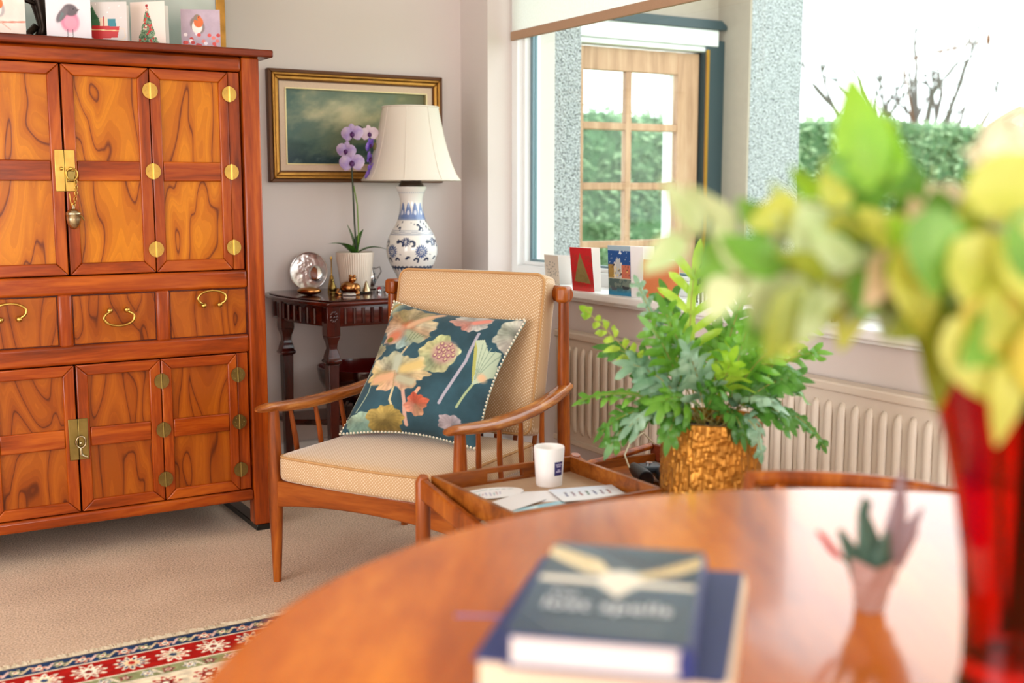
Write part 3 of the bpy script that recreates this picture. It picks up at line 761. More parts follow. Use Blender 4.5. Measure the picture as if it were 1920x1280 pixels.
def robin(p, asp, bg='f3e3da', body='b9aeb0', breast='e8743a', berries=False):
    p.c[:] = hx(bg); n = fbm(p.X * 6, p.Y * 6, 4)[..., None]; p.c = p.c * (0.93 + 0.12 * n)
    cx = 0.42 * asp
    p.ell(cx, 0.60, 0.17, 0.22, body, 0.5); p.ell(cx - 0.01, 0.56, 0.13, 0.17, 'efe6e0'); p.ell(cx + 0.03, 0.68, 0.12, 0.13, breast); p.ell(cx, 0.80, 0.085, 0.075, '8b7a6a')
    p.ell(cx + 0.05, 0.78, 0.05, 0.06, breast); p.ell(cx + 0.03, 0.81, 0.013, 0.015, '1a1512')
    if berries:
        r = random.Random(3)
        for i in range(26): p.ell(r.uniform(0.05, 0.95) * asp, abs(r.gauss(0, 0.18)) + 0.02, 0.05, 0.045, r.choice(['d8504a', 'e07a70', 'f2e4e6', 'c23a3a', 'e9dfe6']))
    else:
        p.line([(0.0, 0.25), (asp, 0.33)], 0.035, 'd98a76'); p.line([(0.2, 0.1), (0.5, 0.27)], 0.02, 'e3b5a4'); p.line([(0.5, 0.3), (0.7, 0.15)], 0.02, 'e3b5a4')
def pinkbird(p, asp):
    p.c[:] = hx('eae4ec'); c = 0.52 * asp
    p.ell(c, 0.50, 0.30, 0.30, 'efdbe4', soft=0.6); p.ell(c, 0.46, 0.205, 0.25, 'f07a9c', soft=0.35); p.ell(c + 0.02, 0.42, 0.18, 0.19, 'f4a0b6', soft=0.6)
    p.ell(c + 0.02, 0.72, 0.17, 0.14, '6a5f66', soft=0.3); p.ell(c - 0.17, 0.60, 0.085, 0.22, '7a6f76', 0.5 - 1.1, soft=0.3)
    p.poly([(c - 0.27, 0.40), (c - 0.12, 0.62), (c - 0.18, 0.66)], '6f7f80'); p.poly([(c + 0.17, 0.75), (c + 0.25, 0.74), (c + 0.17, 0.70)], '4a4046')
    p.ell(c + 0.09, 0.75, 0.012, 0.012, '18151a')
    for dx in (-0.06, 0.06): p.line([(c + dx, 0.26), (c + dx + 0.01, 0.10), (c + dx - 0.03, 0.07)], 0.014, '4a4248')
def sleigh(p, asp):
    p.c[:] = hx('cfc6c2'); k = asp
    p.poly([(0.0, 0.35), (0.36 * k, 0.40), (0.10 * k, 0.92)], '3d6b45'); p.poly([(0.0, 0.55), (0.28 * k, 0.6), (0.08 * k, 0.88)], '2d5a3a')
    p.poly([(0.30 * k, 0.35), (0.48 * k, 0.35), (0.48 * k, 0.62), (0.30 * k, 0.62)], 'e7c9b0'); p.poly([(0.50 * k, 0.35), (0.72 * k, 0.38), (0.70 * k, 0.6), (0.50 * k, 0.6)], '2f7f8c'); p.line([(0.4 * k, 0.35), (0.4 * k, 0.64)], 0.03, 'b0242a')
    p.poly([(0.02, 0.18), (0.10 * k, 0.44), (0.80 * k, 0.40), (0.74 * k, 0.14), (0.15 * k, 0.10)], 'c0282a'); p.line([(0, 0.34), (0.8 * k, 0.30)], 0.02, 'e9d29a')
    p.line([(0.80 * k, 0.36), (0.93 * k, 0.34), (0.95 * k, 0.15), (0.8 * k, 0.05), (0.0, 0.06)], 0.03, 'd8c6b4')
    for x, y in ((.2, .95), (.55, .85), (.8, .9), (.85, .62), (.5, .75)): p.ell(x * k, y, 0.012, 0.012, 'f7f3ef')
def xmastree(p, asp):
    p.c[:] = hx('e8d6cc'); n = fbm(p.X * 40, p.Y * 40, 8); c = 0.48 * asp
    m = (np.abs(p.X - c) < 0.30 * asp * (0.90 - p.Y) / 0.9 * (0.85 + 0.4 * fbm(p.X * 14, p.Y * 14, 2))) & (p.Y < 0.9) & (p.Y > 0.03)
    p.mix(m * 1.0, '5c7a5a'); p.mix((m & (n > 0.52)) * 1.0, '8ba080'); p.mix((m & (n < 0.4)) * 1.0, '3c5c44')
    r = random.Random(1)
    for i in range(34):
        y = r.uniform(0.06, 0.85); x = c + r.uniform(-1, 1) * 0.28 * asp * (0.9 - y) / 0.9; p.ell(x, y, 0.028, 0.024, r.choice(['b8282a', 'd0453c', 'e9dcc4', 'c23030']))
    p.ell(c, 0.91, 0.035, 0.035, 'a02022')
CT = 1.6702
card('greeting_card', 'greeting card with a robin on a twig at the left end of cabinet top', (0.430, 3.885, CT), 0.146, 0.145, 0.03, 0.5, robin, 'cards on cabinet top')
card('greeting_card', 'square white greeting card with one pink bird', (0.636, 3.885, CT), 0.134, 0.130, 0.0, 0.4, pinkbird, 'cards on cabinet top')
card('greeting_card', 'open greeting card showing a red sleigh full of presents', (0.772, 3.935, CT), 0.128, 0.130, -0.62, 0.02, sleigh, 'cards on cabinet top')
card('greeting_card', 'open greeting card showing a decorated Christmas tree', (0.905, 3.935, CT), 0.125, 0.140, -0.78, 0.05, xmastree, 'cards on cabinet top')
card('greeting_card', 'lilac greeting card with a robin over red berries, rightmost on cabinet', (1.066, 3.925, CT), 0.128, 0.130, -0.42, 0.12, lambda p, a: robin(p, a, 'b9a4b4', '8a7a78', 'd9692e', True), 'cards on cabinet top')
# dark figurine between the two left cards
fg = thing('figurine', 'slim dark bronze figurine standing between cards on the cabinet', 'figurine', (0.637, 4.02, CT))
mb = MB(); mb.box((-0.035, -0.03, 0), (0.035, 0.03, 0.012)); mb.build('plinth', M['darkbronze'], fg, bevel=0.003)
mb = MB(); mb.tube([(0.0, 0, 0.01), (0.012, 0, 0.05), (0.004, 0, 0.10), (-0.006, 0, 0.15), (0, 0, 0.2), (0.004, 0, 0.235)], [0.022, 0.017, 0.021, 0.028, 0.03, 0.012], 12); mb.ball((0.006, 0, 0.258), (0.017, 0.019, 0.023), 12, 8); mb.build('body', M['darkbronze'], fg, smooth=True, ang=0)
mb = MB(); mb.tube([(-0.024, 0, 0.205), (-0.05, -0.005, 0.17), (-0.042, -0.02, 0.13), (-0.015, -0.024, 0.12)], [0.010, 0.0085, 0.0075, 0.006], 8); mb.tube([(-0.01, 0, 0.055), (-0.034, -0.004, 0.03), (-0.03, -0.01, 0.012)], [0.012, 0.011, 0.01], 8); mb.build('limbs', M['darkbronze'], fg, smooth=True, ang=0)

def ring(x0, x1, z0, z1, w, y0, y1, mb=None):
    mb = mb or MB()
    O_ = [(x0, z0), (x1, z0), (x1, z1), (x0, z1)]; I_ = [(x0 + w, z0 + w), (x1 - w, z0 + w), (x1 - w, z1 - w), (x0 + w, z1 - w)]
    for i in range(4):
        j = (i + 1) % 4; q = [O_[i], O_[j], I_[j], I_[i]]
        mb.add([(a, y0, b_) for a, b_ in q] + [(a, y1, b_) for a, b_ in q], [(0, 1, 2, 3), (7, 6, 5, 4), (0, 4, 5, 1), (1, 5, 6, 2), (2, 6, 7, 3), (3, 7, 4, 0)])
    return mb
def flat_print(name, parent, x0, x1, z0, z1, y, nx, fn, mat, bg='ffffff'):
    asp = (x1 - x0) / (z1 - z0); ny = int(nx / asp)
    U, V = np.meshgrid(np.linspace(0, asp, nx), np.linspace(0, 1, ny)); p = Paint(U, V, bg); fn(p, asp)
    P = np.stack([x0 + U * (z1 - z0), np.full(U.shape, y), z0 + V * (z1 - z0)], -1)
    return grid_obj(name, P, mat, parent, p.out(), smooth=False)
# framed watercolour propped behind the cards
fw_ = thing('framed_watercolour', 'gilt framed pale watercolour of boats propped behind the cards', 'picture', (0.82, 4.36, CT), 0)
mb = ring(-0.53, 0.53, 0, 0.60, 0.035, -0.012, 0.015); mb.build('frame', M['gold'], fw_, bevel=0.004)
def boats(p, a):
    p.c[:] = hx('c9d0ca'); n = fbm(p.X * 3, p.Y * 5, 3)[..., None]; p.c *= (0.85 + 0.22 * n)
    for x, y in ((1.45, .42), (1.2, .46), (1.0, .44), (0.4, .4)): p.poly([(x - .12, y), (x + .12, y + .01), (x + .08, y - .05), (x - .08, y - .05)], '56606a'); p.line([(x, y), (x, y + .2)], 0.008, '5c5650')
    p.mix(np.clip((0.30 - p.Y) * 6, 0, 0.7), '8fa3a0')
flat_print('picture_sheet', fw_, -0.5, 0.5, 0.03, 0.57, -0.003, 140, boats, M['print'])
MB().box((-0.52, 0, 0.005), (0.52, 0.01, 0.59)).build('backing', M['golddark'], fw_)

# framed oil painting on the wall
pc = thing('framed_painting', 'gilt framed oil painting of a stormy green sea on the wall', 'picture', (2.004, 4.645, 0))
ring(-0.404, 0.404, 1.234, 1.700, 0.016, -0.034, 0.0).build('outer_edge', M['golddark'], pc, bevel=0.003)
ring(-0.388, 0.388, 1.250, 1.684, 0.010, -0.042, -0.002).build('gilt_bead', M['gold'], pc, bevel=0.004)
ring(-0.377, 0.377, 1.261, 1.673, 0.016, -0.036, -0.002).build('gilt_moulding', M['gold'], pc, bevel=0.005, segs=3)
ring(-0.361, 0.361, 1.277, 1.657, 0.006, -0.026, -0.002).build('dark_groove', M['golddark'], pc)  # narrow recessed ring in the same dark brown as the outer edge
M['liner'] = plain('linen_liner', 'd9bfa6', 0.8, noise=0.05, nscale=150)
ring(-0.355, 0.355, 1.283, 1.651, 0.026, -0.024, -0.002).build('linen_liner', M['liner'], pc)
ring(-0.330, 0.330, 1.308, 1.626, 0.005, -0.028, -0.002).build('inner_slip', plain('slip_gilt', 'e8d6a2', 0.4, 0.4), pc, bevel=0.001)
def sea(p, a):
    X, Y = p.X / a, p.Y; n = fbm(X * 6 + 3, Y * 5 - X * 2, 11, 5); n = (n - .5) * 1.6 + .5; n2 = fbm(X * 14, Y * 9 + 4 - X * 3, 5, 4)
    p.c[:] = hx('6c7a60')
    p.mix(np.clip(1.25 - X * 2.2 + (n - .5) * 1.2, 0, 1) * 0.85, '48655e'); p.mix(np.clip((X - .62) * 2.4 + (n - .5), 0, 1) * .8, '6b6b3c')
    d = np.sqrt(((X - .40) / .34) ** 2 + ((Y - .66) / .30) ** 2); p.mix(np.clip(1.15 - d + (n - .5) * 1.6, 0, 1) * .9, 'b9b187'); p.mix(np.clip(.7 - d + (n2 - .5) * 1.2, 0, 1) * .7, 'd6cba2')
    p.mix(np.clip((.34 - Y) * 5 + (n - .5) * 2, 0, 1) * .9, '2f4a44'); p.mix(np.clip((.16 - Y) * 6 + (.35 - X) * 2 + (n2 - .5) * 2, 0, 1) * .8, '17323c')
    p.mix(np.clip(1 - np.abs(Y - .14 - .05 * np.sin(X * 9)) * 18, 0, 1) * np.clip((X - .25) * 4, 0, 1) * np.clip(n2 * 2 - .5, 0, 1) * .8, '9aa088')
    p.mix(np.clip((n2 - .56) * 4, 0, 1) * np.clip((.45 - Y) * 4, 0, 1) * .5, '8b9380'); p.mix(np.clip((X - .86) * 6, 0, 1) * np.clip((Y - .6) * 4, 0, 1) * .7, '55502f')
flat_print('canvas', pc, -0.326, 0.326, 1.312, 1.622, -0.012, 220, sea, vcol('oil_paint', 0.42, 0.4, bmp=0.15, nscale=120))

# ---------------------------------------------------------------- side table
TZ = 0.78
st = thing('side_table', 'dark polished mahogany console table with fluted apron and turned legs', 'side table', (1.98, 4.36, 0))
def outline(k, dy=0.0):
    L = [(-0.405, 0.27), (-0.435, 0.20), (-0.440, 0.08), (-0.425, -0.06), (-0.395, -0.18), (-0.365, -0.275), (-0.352, -0.287), (0.352, -0.287), (0.365, -0.275), (0.395, -0.18), (0.425, -0.06), (0.440, 0.08), (0.435, 0.20), (0.405, 0.27)]
    return [(x - math.copysign(k, x), min(y + k, 0.27 - 0.0) if y < 0.2 else y) for x, y in L]
MB().prism(outline(0.0), TZ - 0.022, TZ - 0.006).build('table_top', M['mahogh'], st, bevel=0.007, segs=4)
MB().prism(outline(0.016), TZ - 0.0058, TZ).build('top_step', M['mahogh'], st, bevel=0.003)
MB().prism(outline(0.030), TZ - 0.105, TZ - 0.022).build('apron', M['mahogh'], st, bevel=0.003)
fl = None
for i in range(15):
    x = -0.27 + i * 0.0375
    mb = MB().tube([(0, 0, TZ - 0.094), (0, 0, TZ - 0.034)], 0.0075, 8)
    if fl is None: fl = mb.build('flute', M['mahog'], st, smooth=True, loc=(x, -0.258, 0))
    else: share(fl, 'flute', st, (x, -0.258, 0))
for sx in (-1, 1):
    for i in range(8):
        t = i / 7; y = -0.20 + 0.36 * t; xx = 0.375 + 0.034 * math.sin(min(1, t * 1.3) * PI / 2)
        share(fl, 'flute', st, (sx * xx, y, 0))
def leg_build(x, y, nm='leg'):
    g = bpy.data.objects.new(nm, None); COL.objects.link(g); g.parent = st; g.location = (x, y, 0)
    def sq(prof, name):
        mb = MB(); vs = []; k = len(prof)
        for h, z in prof:
            for a, b_ in ((-1, -1), (1, -1), (1, 1), (-1, 1)): vs.append((a * h, b_ * h, z))
        fs = [(3, 2, 1, 0), tuple((k - 1) * 4 + j for j in range(4))]
        for i in range(k - 1):
            for j in range(4): fs.append((i * 4 + j, i * 4 + (j + 1) % 4, (i + 1) * 4 + (j + 1) % 4, (i + 1) * 4 + j))
        mb.add(vs, fs).build(name, M['mahog'], g, bevel=0.0025)
    sq([(0.015, 0), (0.0155, 0.02), (0.022, 0.53)], 'shaft')
    sq([(0.022, 0.53), (0.031, 0.538), (0.031, 0.546), (0.026, 0.552), (0.025, 0.562), (0.0215, 0.576), (0.017, 0.592), (0.019, 0.612), (0.026, 0.635), (0.027, 0.64)], 'turned_collar')
    sq([(0.0275, 0.64), (0.0275, TZ - 0.023)], 'leg_block')
    mb = MB(); R = Matrix.Rotation(PI / 2, 4, 'X')
    for k in range(10):
        t = 2 * PI * k / 10; mb.ball((0.012 * math.cos(t), -0.029, 0.715 + 0.019 * math.sin(t)), (0.006, 0.003, 0.008), 8, 6, M=None)
    mb.ball((0, -0.03, 0.715), (0.006, 0.004, 0.007), 8, 6)
    mb.build('carved_rosette', M['mahog'], g, smooth=True)
for x, y in ((-0.325, -0.245), (0.325, -0.245), (-0.385, 0.10), (0.385, 0.10)): leg_build(x, y)
MB().prism([(-0.39, 0.26), (-0.375, 0.10), (-0.12, -0.06), (0.12, -0.06), (0.375, 0.10), (0.39, 0.26)], 0.232, 0.256).build('shelf', M['mahogh'], st, bevel=0.004)
# red lacquer bowl on its shelf
bw = thing('lacquer_bowl', 'wide glossy red lacquer bowl on dark feet under the side table', 'bowl', (1.94, 4.44, 0.256))
M['redlac'] = plain('red_lacquer', '6e0c0e', 0.12, coat=0.6)
M['darklac'] = plain('dark_red_lacquer', '2a0a0a', 0.15, coat=0.5)
MB().lathe([(0.09, 0.055), (0.16, 0.085), (0.195, 0.15), (0.205, 0.205), (0.200, 0.207), (0.185, 0.15), (0.15, 0.098), (0.05, 0.068), (0.0, 0.066)], 40, cap=False).build('bowl_shell', M['redlac'], bw, smooth=True)
MB().lathe([(0, 0.052), (0.09, 0.053), (0.163, 0.083), (0.199, 0.15), (0.208, 0.2), (0.206, 0.206)], 40, cap=False).build('outer_coat', M['darklac'], bw, smooth=True)
for k in range(3):
    t = k * 2 * PI / 3 + 3.6
    mb = MB(); mb.tube([(0.12 * math.cos(t), 0.12 * math.sin(t), 0.075), (0.155 * math.cos(t), 0.155 * math.sin(t), 0.05), (0.14 * math.cos(t), 0.14 * math.sin(t), 0.02), (0.165 * math.cos(t), 0.165 * math.sin(t), 0.006)], [0.016, 0.013, 0.009, 0.007], 8)
    mb.build('foot', M['darklac'], bw, smooth=True)

# ---- lamp
lp = thing('table_lamp', 'blue and white porcelain baluster lamp with cream bell shade', 'lamp', (2.125, 4.36, TZ))
prof = [(0.062, 0.020), (0.064, 0.035), (0.060, 0.046), (0.068, 0.065), (0.088, 0.100), (0.104, 0.138), (0.109, 0.170), (0.107, 0.195), (0.098, 0.225), (0.084, 0.252), (0.070, 0.275), (0.060, 0.295), (0.053, 0.32), (0.048, 0.35), (0.047, 0.375), (0.051, 0.40), (0.058, 0.418), (0.066, 0.428), (0.068, 0.433), (0.064, 0.436)]
pr = np.array(prof); zz = np.linspace(pr[0, 1], pr[-1, 1], 170); rr = np.interp(zz, pr[:, 1], pr[:, 0])
k_ = np.ones(9) / 9; rr = np.convolve(np.pad(rr, 4, mode='edge'), k_, 'valid')
th = np.linspace(0, 2 * PI, 260, endpoint=False)
TH, ZZ = np.meshgrid(th, zz); RR = np.repeat(rr[:, None], 260, 1)
PP = np.stack([RR * np.cos(TH), RR * np.sin(TH), ZZ], -1)
pt = Paint(TH, ZZ, 'efece6'); S0 = math.radians(244)
def wrapd(c): return (TH - c + PI) % (2 * PI) - PI
def petal_flower(c, zc, R, n, col, hole='efece6'):
    dx = wrapd(c) * 0.105; dy = ZZ - zc; r_ = np.hypot(dx, dy); t_ = np.arctan2(dy, dx)
    m = (r_ < R * (0.55 + 0.45 * np.abs(np.cos(t_ * n / 2)))) & (np.abs(np.cos(t_ * n / 2)) > 0.28); pt.mix(m * 0.9, col); pt.mix((r_ < R * 0.22) * 1.0, hole); pt.mix((r_ < R * 0.13) * 1.0, col)
def curl(c, zc, R, a0, col='24324f'):
    dx = wrapd(c) * 0.105; dy = ZZ - zc; r_ = np.hypot(dx, dy); t_ = np.arctan2(dy, dx)
    m = (np.abs(r_ - R) < R * 0.55 * np.clip(np.cos((t_ - a0) / 2), 0, 1) ** .7) & (np.cos(t_ - a0) > -0.55); pt.mix(m * .95, col)
rg = random.Random(2)
for k in range(5):
    c = S0 + math.radians(22 + 72 * k); petal_flower(c, 0.168, 0.030, 16, '24407a')
    petal_flower(c - math.radians(36), 0.208, 0.021, 12, '24345f')
    for dth, dz, R, a in ((-36, .188, .012, 4.2), (-50, .2, .011, 2.5), (-22, .2, .011, .5), (-12, .13, .009, 1), (-30, .135, .010, 3), (14, .13, .009, 2.2), (20, .205, .010, 4), (-44, .155, .009, 5)): curl(c + math.radians(dth), dz, R, a)
    for dth, dz in ((-36, .262), (0, .268), (-18, .285), (18, .285)): curl(c + math.radians(dth), dz, .010, rg.uniform(0, 6)); curl(c + math.radians(dth + 9), dz - .008, .007, rg.uniform(0, 6))
    for dth in range(0, 72, 12): curl(c + math.radians(dth), 0.092, .010, 1.6, '33435f')
pt.mix(((np.abs(ZZ - 0.245) < 0.006) & ((np.cos(TH * 90) * np.cos(ZZ * 1800)) > 0)) * .6, '5a6a8c')
pt.mix((np.abs(ZZ - 0.300) < 0.0025) * .8, '7f8fae'); pt.mix((np.abs(ZZ - 0.236) < 0.0012) * .7, '5a6a8c'); pt.mix((np.abs(ZZ - 0.254) < 0.0012) * .7, '5a6a8c')
lap = 0.318 + 0.052 * np.abs(np.cos(TH * 5.5)) ** .8
mlap = (ZZ > 0.303) & (ZZ < lap); pt.mix(mlap * .75, '5f7db8'); pt.mix((mlap & (np.cos(TH * 66) > .2)) * .6, '2f4a8c'); pt.mix((mlap & (np.hypot(np.sin(TH * 5.5) / 3.2, (ZZ - .328) * 18) < .18)) * .9, 'dfe3ee')
pt.mix(((np.abs(ZZ - 0.412) < 0.004) & (np.cos(TH * 44) > 0)) * .4, '8a96b0')
grid_obj('porcelain_body', PP, vcol('porcelain', 0.12, 0.5, coat=0.3), lp, pt.out(), closed_u=True)
MB().lathe([(0.07, 0), (0.07, 0.008), (0.064, 0.012), (0.066, 0.021), (0.0, 0.022)], 32).build('wooden_base', M['black'], lp, smooth=True)
MB().lathe([(0.0, 0.434), (0.052, 0.435), (0.053, 0.442), (0.046, 0.452), (0.042, 0.466), (0.0, 0.468)], 32).build('cap', plain('dark_brown_cap', '3a2c22', 0.3), lp, smooth=True)
MB().lathe([(0.0, 0.466), (0.009, 0.466), (0.010, 0.474), (0.005, 0.478), (0.005, 0.70), (0.0, 0.701)], 16).build('brass_stem', M['brass'], lp, smooth=True)
shp = [(0.206, 0.462), (0.204, 0.468), (0.190, 0.487), (0.172, 0.530), (0.153, 0.590), (0.138, 0.650), (0.126, 0.710), (0.117, 0.757), (0.116, 0.765)]
M['shade'] = None
def shade_mat():
    m, nt, b = newmat('cream_shade_silk'); out = nt.nodes['Material Output']; b.inputs['Base Color'].default_value = c4('f0e8dc'); b.inputs['Roughness'].default_value = 0.8
    t = nd(nt, 'ShaderNodeBsdfTranslucent'); t.inputs['Color'].default_value = c4('f0e8dc'); mx = nd(nt, 'ShaderNodeMixShader'); mx.inputs[0].default_value = .25
    nt.links.new(b.outputs[0], mx.inputs[1]); nt.links.new(t.outputs[0], mx.inputs[2]); nt.links.new(mx.outputs[0], out.inputs['Surface']); return m
M['shade'] = shade_mat()
o = MB().lathe(shp, 48, cap=False).build('lamp_shade', M['shade'], lp, smooth=True, ang=0); sm = o.modifiers.new('thick', 'SOLIDIFY'); sm.thickness = 0.002
for r_, z in ((0.206, 0.463), (0.1165, 0.763)):
    MB().tube([(r_ * math.cos(t), r_ * math.sin(t), z) for t in np.linspace(0, 2 * PI, 48)[:-1]], 0.0035, 8, closed=True).build('shade_trim', M['shade'], lp, smooth=True)
for k in range(8):
    t = k * PI / 4 + .2; MB().tube([(r_ * 1.004 * math.cos(t), r_ * 1.004 * math.sin(t), z) for r_, z in shp], 0.0013, 5).build('shade_seam', M['shade'], lp, smooth=True)
MB().tube([(0.1 * math.cos(t), 0.1 * math.sin(t), .7) for t in (0, PI)], 0.002, 5).build('shade_spider', M['brass'], lp)

# ---- orchid
oc = thing('orchid', 'purple moth orchid in a cream ribbed pot on the side table', 'orchid', (1.89, 4.42, TZ))
nth = 240; thp = np.linspace(0, 2 * PI, nth, endpoint=False); zp = np.array([0, 0.004, 0.03, 0.08, 0.13, 0.158, 0.163, 0.166, 0.160, 0.12]); rp = np.array([0.055, 0.058, 0.062, 0.068, 0.0745, 0.078, 0.079, 0.076, 0.072, 0.068])
PPp = np.zeros((len(zp), nth, 3))
for i in range(len(zp)):
    rib_ = 0.0014 * np.cos(thp * 48) if i < 6 else 0
    PPp[i, :, 0] = (rp[i] + rib_) * np.cos(thp); PPp[i, :, 1] = (rp[i] + rib_) * np.sin(thp); PPp[i, :, 2] = zp[i]
grid_obj('pot', PPp, plain('cream_ceramic', 'e9dccd', 0.35), oc, closed_u=True)
MB().lathe([(0, .128), (.069, .13)], 24, cap=False).build('soil', plain('bark_soil', '4a3524', .9, bmp=.6), oc)
M['ogreen'] = leafmat('orchid_leaf', '2f5a22', '4f8a34', 0.3, 12, .15)
def leaf_pts(L, W_, curve=0.3, nl=10, nw=5, fold=0.15, tip=1.0, wav=0.0, seed=0):
    """leaf along +x, width y, arched in z; returns (nw,nl,3)"""
    t = np.linspace(0, 1, nl); wprof = W_ * np.sin(np.clip(t, 0, 1) ** 0.75 * PI * 0.97 + 0.03) ** 0.8 * (1 - 0.25 * t * tip)
    s_ = np.linspace(-0.5, 0.5, nw); P = np.zeros((nw, nl, 3))
    for j, q in enumerate(s_):
        P[j, :, 0] = L * (t - 0.1 * curve * t ** 2); P[j, :, 1] = q * wprof; P[j, :, 2] = L * curve * (t - 1.3 * t ** 2) + np.abs(q) * wprof * fold + wav * np.sin(t * 9 + seed + q * 3) * wprof
    return P
def place(P, base, d, roll=0.0, up=(0, 0, 1)):
    d = Vector(d).normalized(); u = Vector(up); s_ = u.cross(d)
    if s_.length < 1e-4: s_ = Vector((1, 0, 0))
    s_.normalize(); n = d.cross(s_); R = Matrix.Rotation(roll, 3, d); s_ = R @ s_; n = R @ n
    B = np.array([d, s_, n]); return P @ B + np.array(base)
for d, L, W_, cv in (((-.75, -.35, .45), .15, .06, .35), ((.8, -.3, .25), .15, .055, .45), ((-.18, .1, 1), .135, .075, .1), ((-.6, .4, .45), .13, .055, .5), ((.35, .1, 1), .12, .05, .2)):
    grid_obj('leaf', place(leaf_pts(L, W_, cv, fold=.25), (0, 0, .15), d), M['ogreen'], oc)
MB().tube([(0.008, 0, .13), (-.002, -.005, .3), (-.008, -.008, .45), (-.015, -.01, .6), (-.012, -.012, .66), (0.02, -.02, .685), (0.055, -.03, .665), (.075, -.03, .63)], [.0042, .004, .004, .0035, .003, .003, .0025, .002], 8).build('flower_stem', plain('stem_dark', '2e3a22', .5), oc, smooth=True)
MB().tube([(0.012, 0, .13), (.016, -.004, .25), (.012, -.006, .36), (-.004, -.008, .44)], .003, 6).build('support_cane', plain('stem_green', '7a9a40', .5), oc, smooth=True)
M['petal'] = leafmat('orchid_petal', 'a98cd6', 'e3d0ea', .5, 30, .3); M['petalw'] = leafmat('orchid_petal_pale', 'e2c6da', 'f5e6ee', .5, 30, .3)
M['petalb'] = leafmat('orchid_petal_blue', '5a3fc0', 'a884e0', .5, 40, .3); M['lip'] = plain('orchid_lip', '4a1258', .4)
def orchid_flower(pos, face, s_, pm, roll=0.0):
    f_ = bpy.data.objects.new('flower', None); COL.objects.link(f_); f_.parent = oc
    f_.location = pos; f_.rotation_euler = (Vector(face).to_track_quat('Z', 'Y') @ Euler((0, 0, roll)).to_quaternion()).to_euler()
    def petal(ang, L, W_, z):
        t = np.linspace(0, 1, 9); w_ = W_ * np.sin(np.clip(t * .93 + .05, 0, 1) * PI) ** .55; q = np.linspace(-.5, .5, 7); P = np.zeros((7, 9, 3))
        for j, k in enumerate(q): P[j, :, 0] = L * t; P[j, :, 1] = k * w_; P[j, :, 2] = z + .12 * L * np.sin(t * PI) - .25 * abs(k) ** 2 * w_
        c, s2 = math.cos(ang), math.sin(ang); R = np.array([[c, s2, 0], [-s2, c, 0], [0, 0, 1]]); return P @ R
    for a, L, W_, z in ((PI / 2, .9, .62, -.05), (PI * 1.22, .85, .55, -.05), (-PI * .22, .85, .55, -.05), (.12, 1.0, 1.15, .02), (PI - .12, 1.0, 1.15, .02)):
        grid_obj('petal', petal(a, L * s_, W_ * s_, z * s_), pm, f_)
    mb = MB(); mb.ball((0, -.12 * s_, .16 * s_), (.22 * s_, .24 * s_, .14 * s_), 10, 8); mb.ball((0, .05 * s_, .2 * s_), (.09 * s_, .09 * s_, .12 * s_), 8, 6); mb.tube([(0, -.3 * s_, .18 * s_), (0, -.45 * s_, .2 * s_)], [.1 * s_, .03 * s_], 6)
    mb.build('lip', M['lip'], f_, smooth=True)
camd = Vector((-.42, -.9, .0))
orchid_flower((-.015, -.03, .651), camd + Vector((-.1, 0, .1)), .046, M['petal'], .1); orchid_flower((-.045, -.035, .582), camd + Vector((-.25, 0, -.05)), .042, M['petal'], -.15)
orchid_flower((-.025, -.045, .533), camd + Vector((0, 0, .15)), .052, M['petal'], .05); orchid_flower((.058, -.035, .652), camd + Vector((.2, 0, .05)), .040, M['petalw'], .1)
orchid_flower((.052, -.05, .606), (.6, -.75, -.2), .034, M['petalb'], .5); orchid_flower((.050, -.05, .552), (.75, -.6, -.1), .038, M['petalb'], -.3); orchid_flower((.052, -.05, .500), (.6, -.7, -.35), .040, M['petalb'], .9)
mb = MB(); mb.ball((.102, -.03, .632), (.011, .010, .012), 10, 8); mb.build('bud', plain('bud', 'e6dcc2', .5), oc, smooth=True)
mb = MB(); mb.ball((.085, -.03, .60), (.009, .012, .016), 10, 8); mb.build('bud', plain('bud_olive', '7a7440', .5), oc, smooth=True)

# ---- small ornaments on the side table
pl = thing('silver_plaque', 'embossed silver dish shaped picture frame leaning on the wall', 'frame', (1.735, 4.545, TZ))
Rp = Matrix.Translation((0, 0, 0.081)) @ Matrix.Rotation(math.radians(-34), 4, 'Z') @ Matrix.Rotation(math.radians(76), 4, 'X') @ Matrix.Rotation(.25, 4, 'Z')
Rm = Rp.to_3x3().to_4x4(); off = Rp.translation
nr, ntt = 26, 90; rg_ = np.linspace(0.002, 0.078, nr); tt_ = np.linspace(0, 2 * PI, ntt, endpoint=False); Pq = np.zeros((nr, ntt, 3)); TTq, RGq = np.meshgrid(tt_, rg_)
Pq[..., 0] = RGq * np.cos(TTq); Pq[..., 1] = RGq * np.sin(TTq) * 1.02
Pq[..., 2] = .012 * (RGq / .078) ** 4 + .0045 * (fbm(Pq[..., 0] * 90 + 9, Pq[..., 1] * 90 + 5, 6, 3) - .5) * (RGq > .012)
A3 = np.array(Rp.to_3x3()); Pq = Pq @ A3.T + np.array(off)
grid_obj('embossed_dish', Pq, plain('brushed_silver', 'e8eaec', .32, .9), pl, closed_u=True); 
mb = MB(); mb.ball((0, 0, 0), (.030, .034, .008), 24, 10, M=None); mo = mb.build('oval_mirror', M['silver'], pl, smooth=True, ang=0); mo.matrix_local = Rp @ Matrix.Translation((.026, -.016, .012))
mb = MB(); mb.tube([(.078 * math.cos(t), .0795 * math.sin(t), .012) for t in tt_], .0035, 8, closed=True); mo = mb.build('rim', M['silver'], pl, smooth=True, ang=0); mo.matrix_local = Rp
mb = MB(); mb.bar((0, 0.008, .10), (0.02, .07, .0), .02, .003); mb.build('easel_leg', M['silver'], pl)
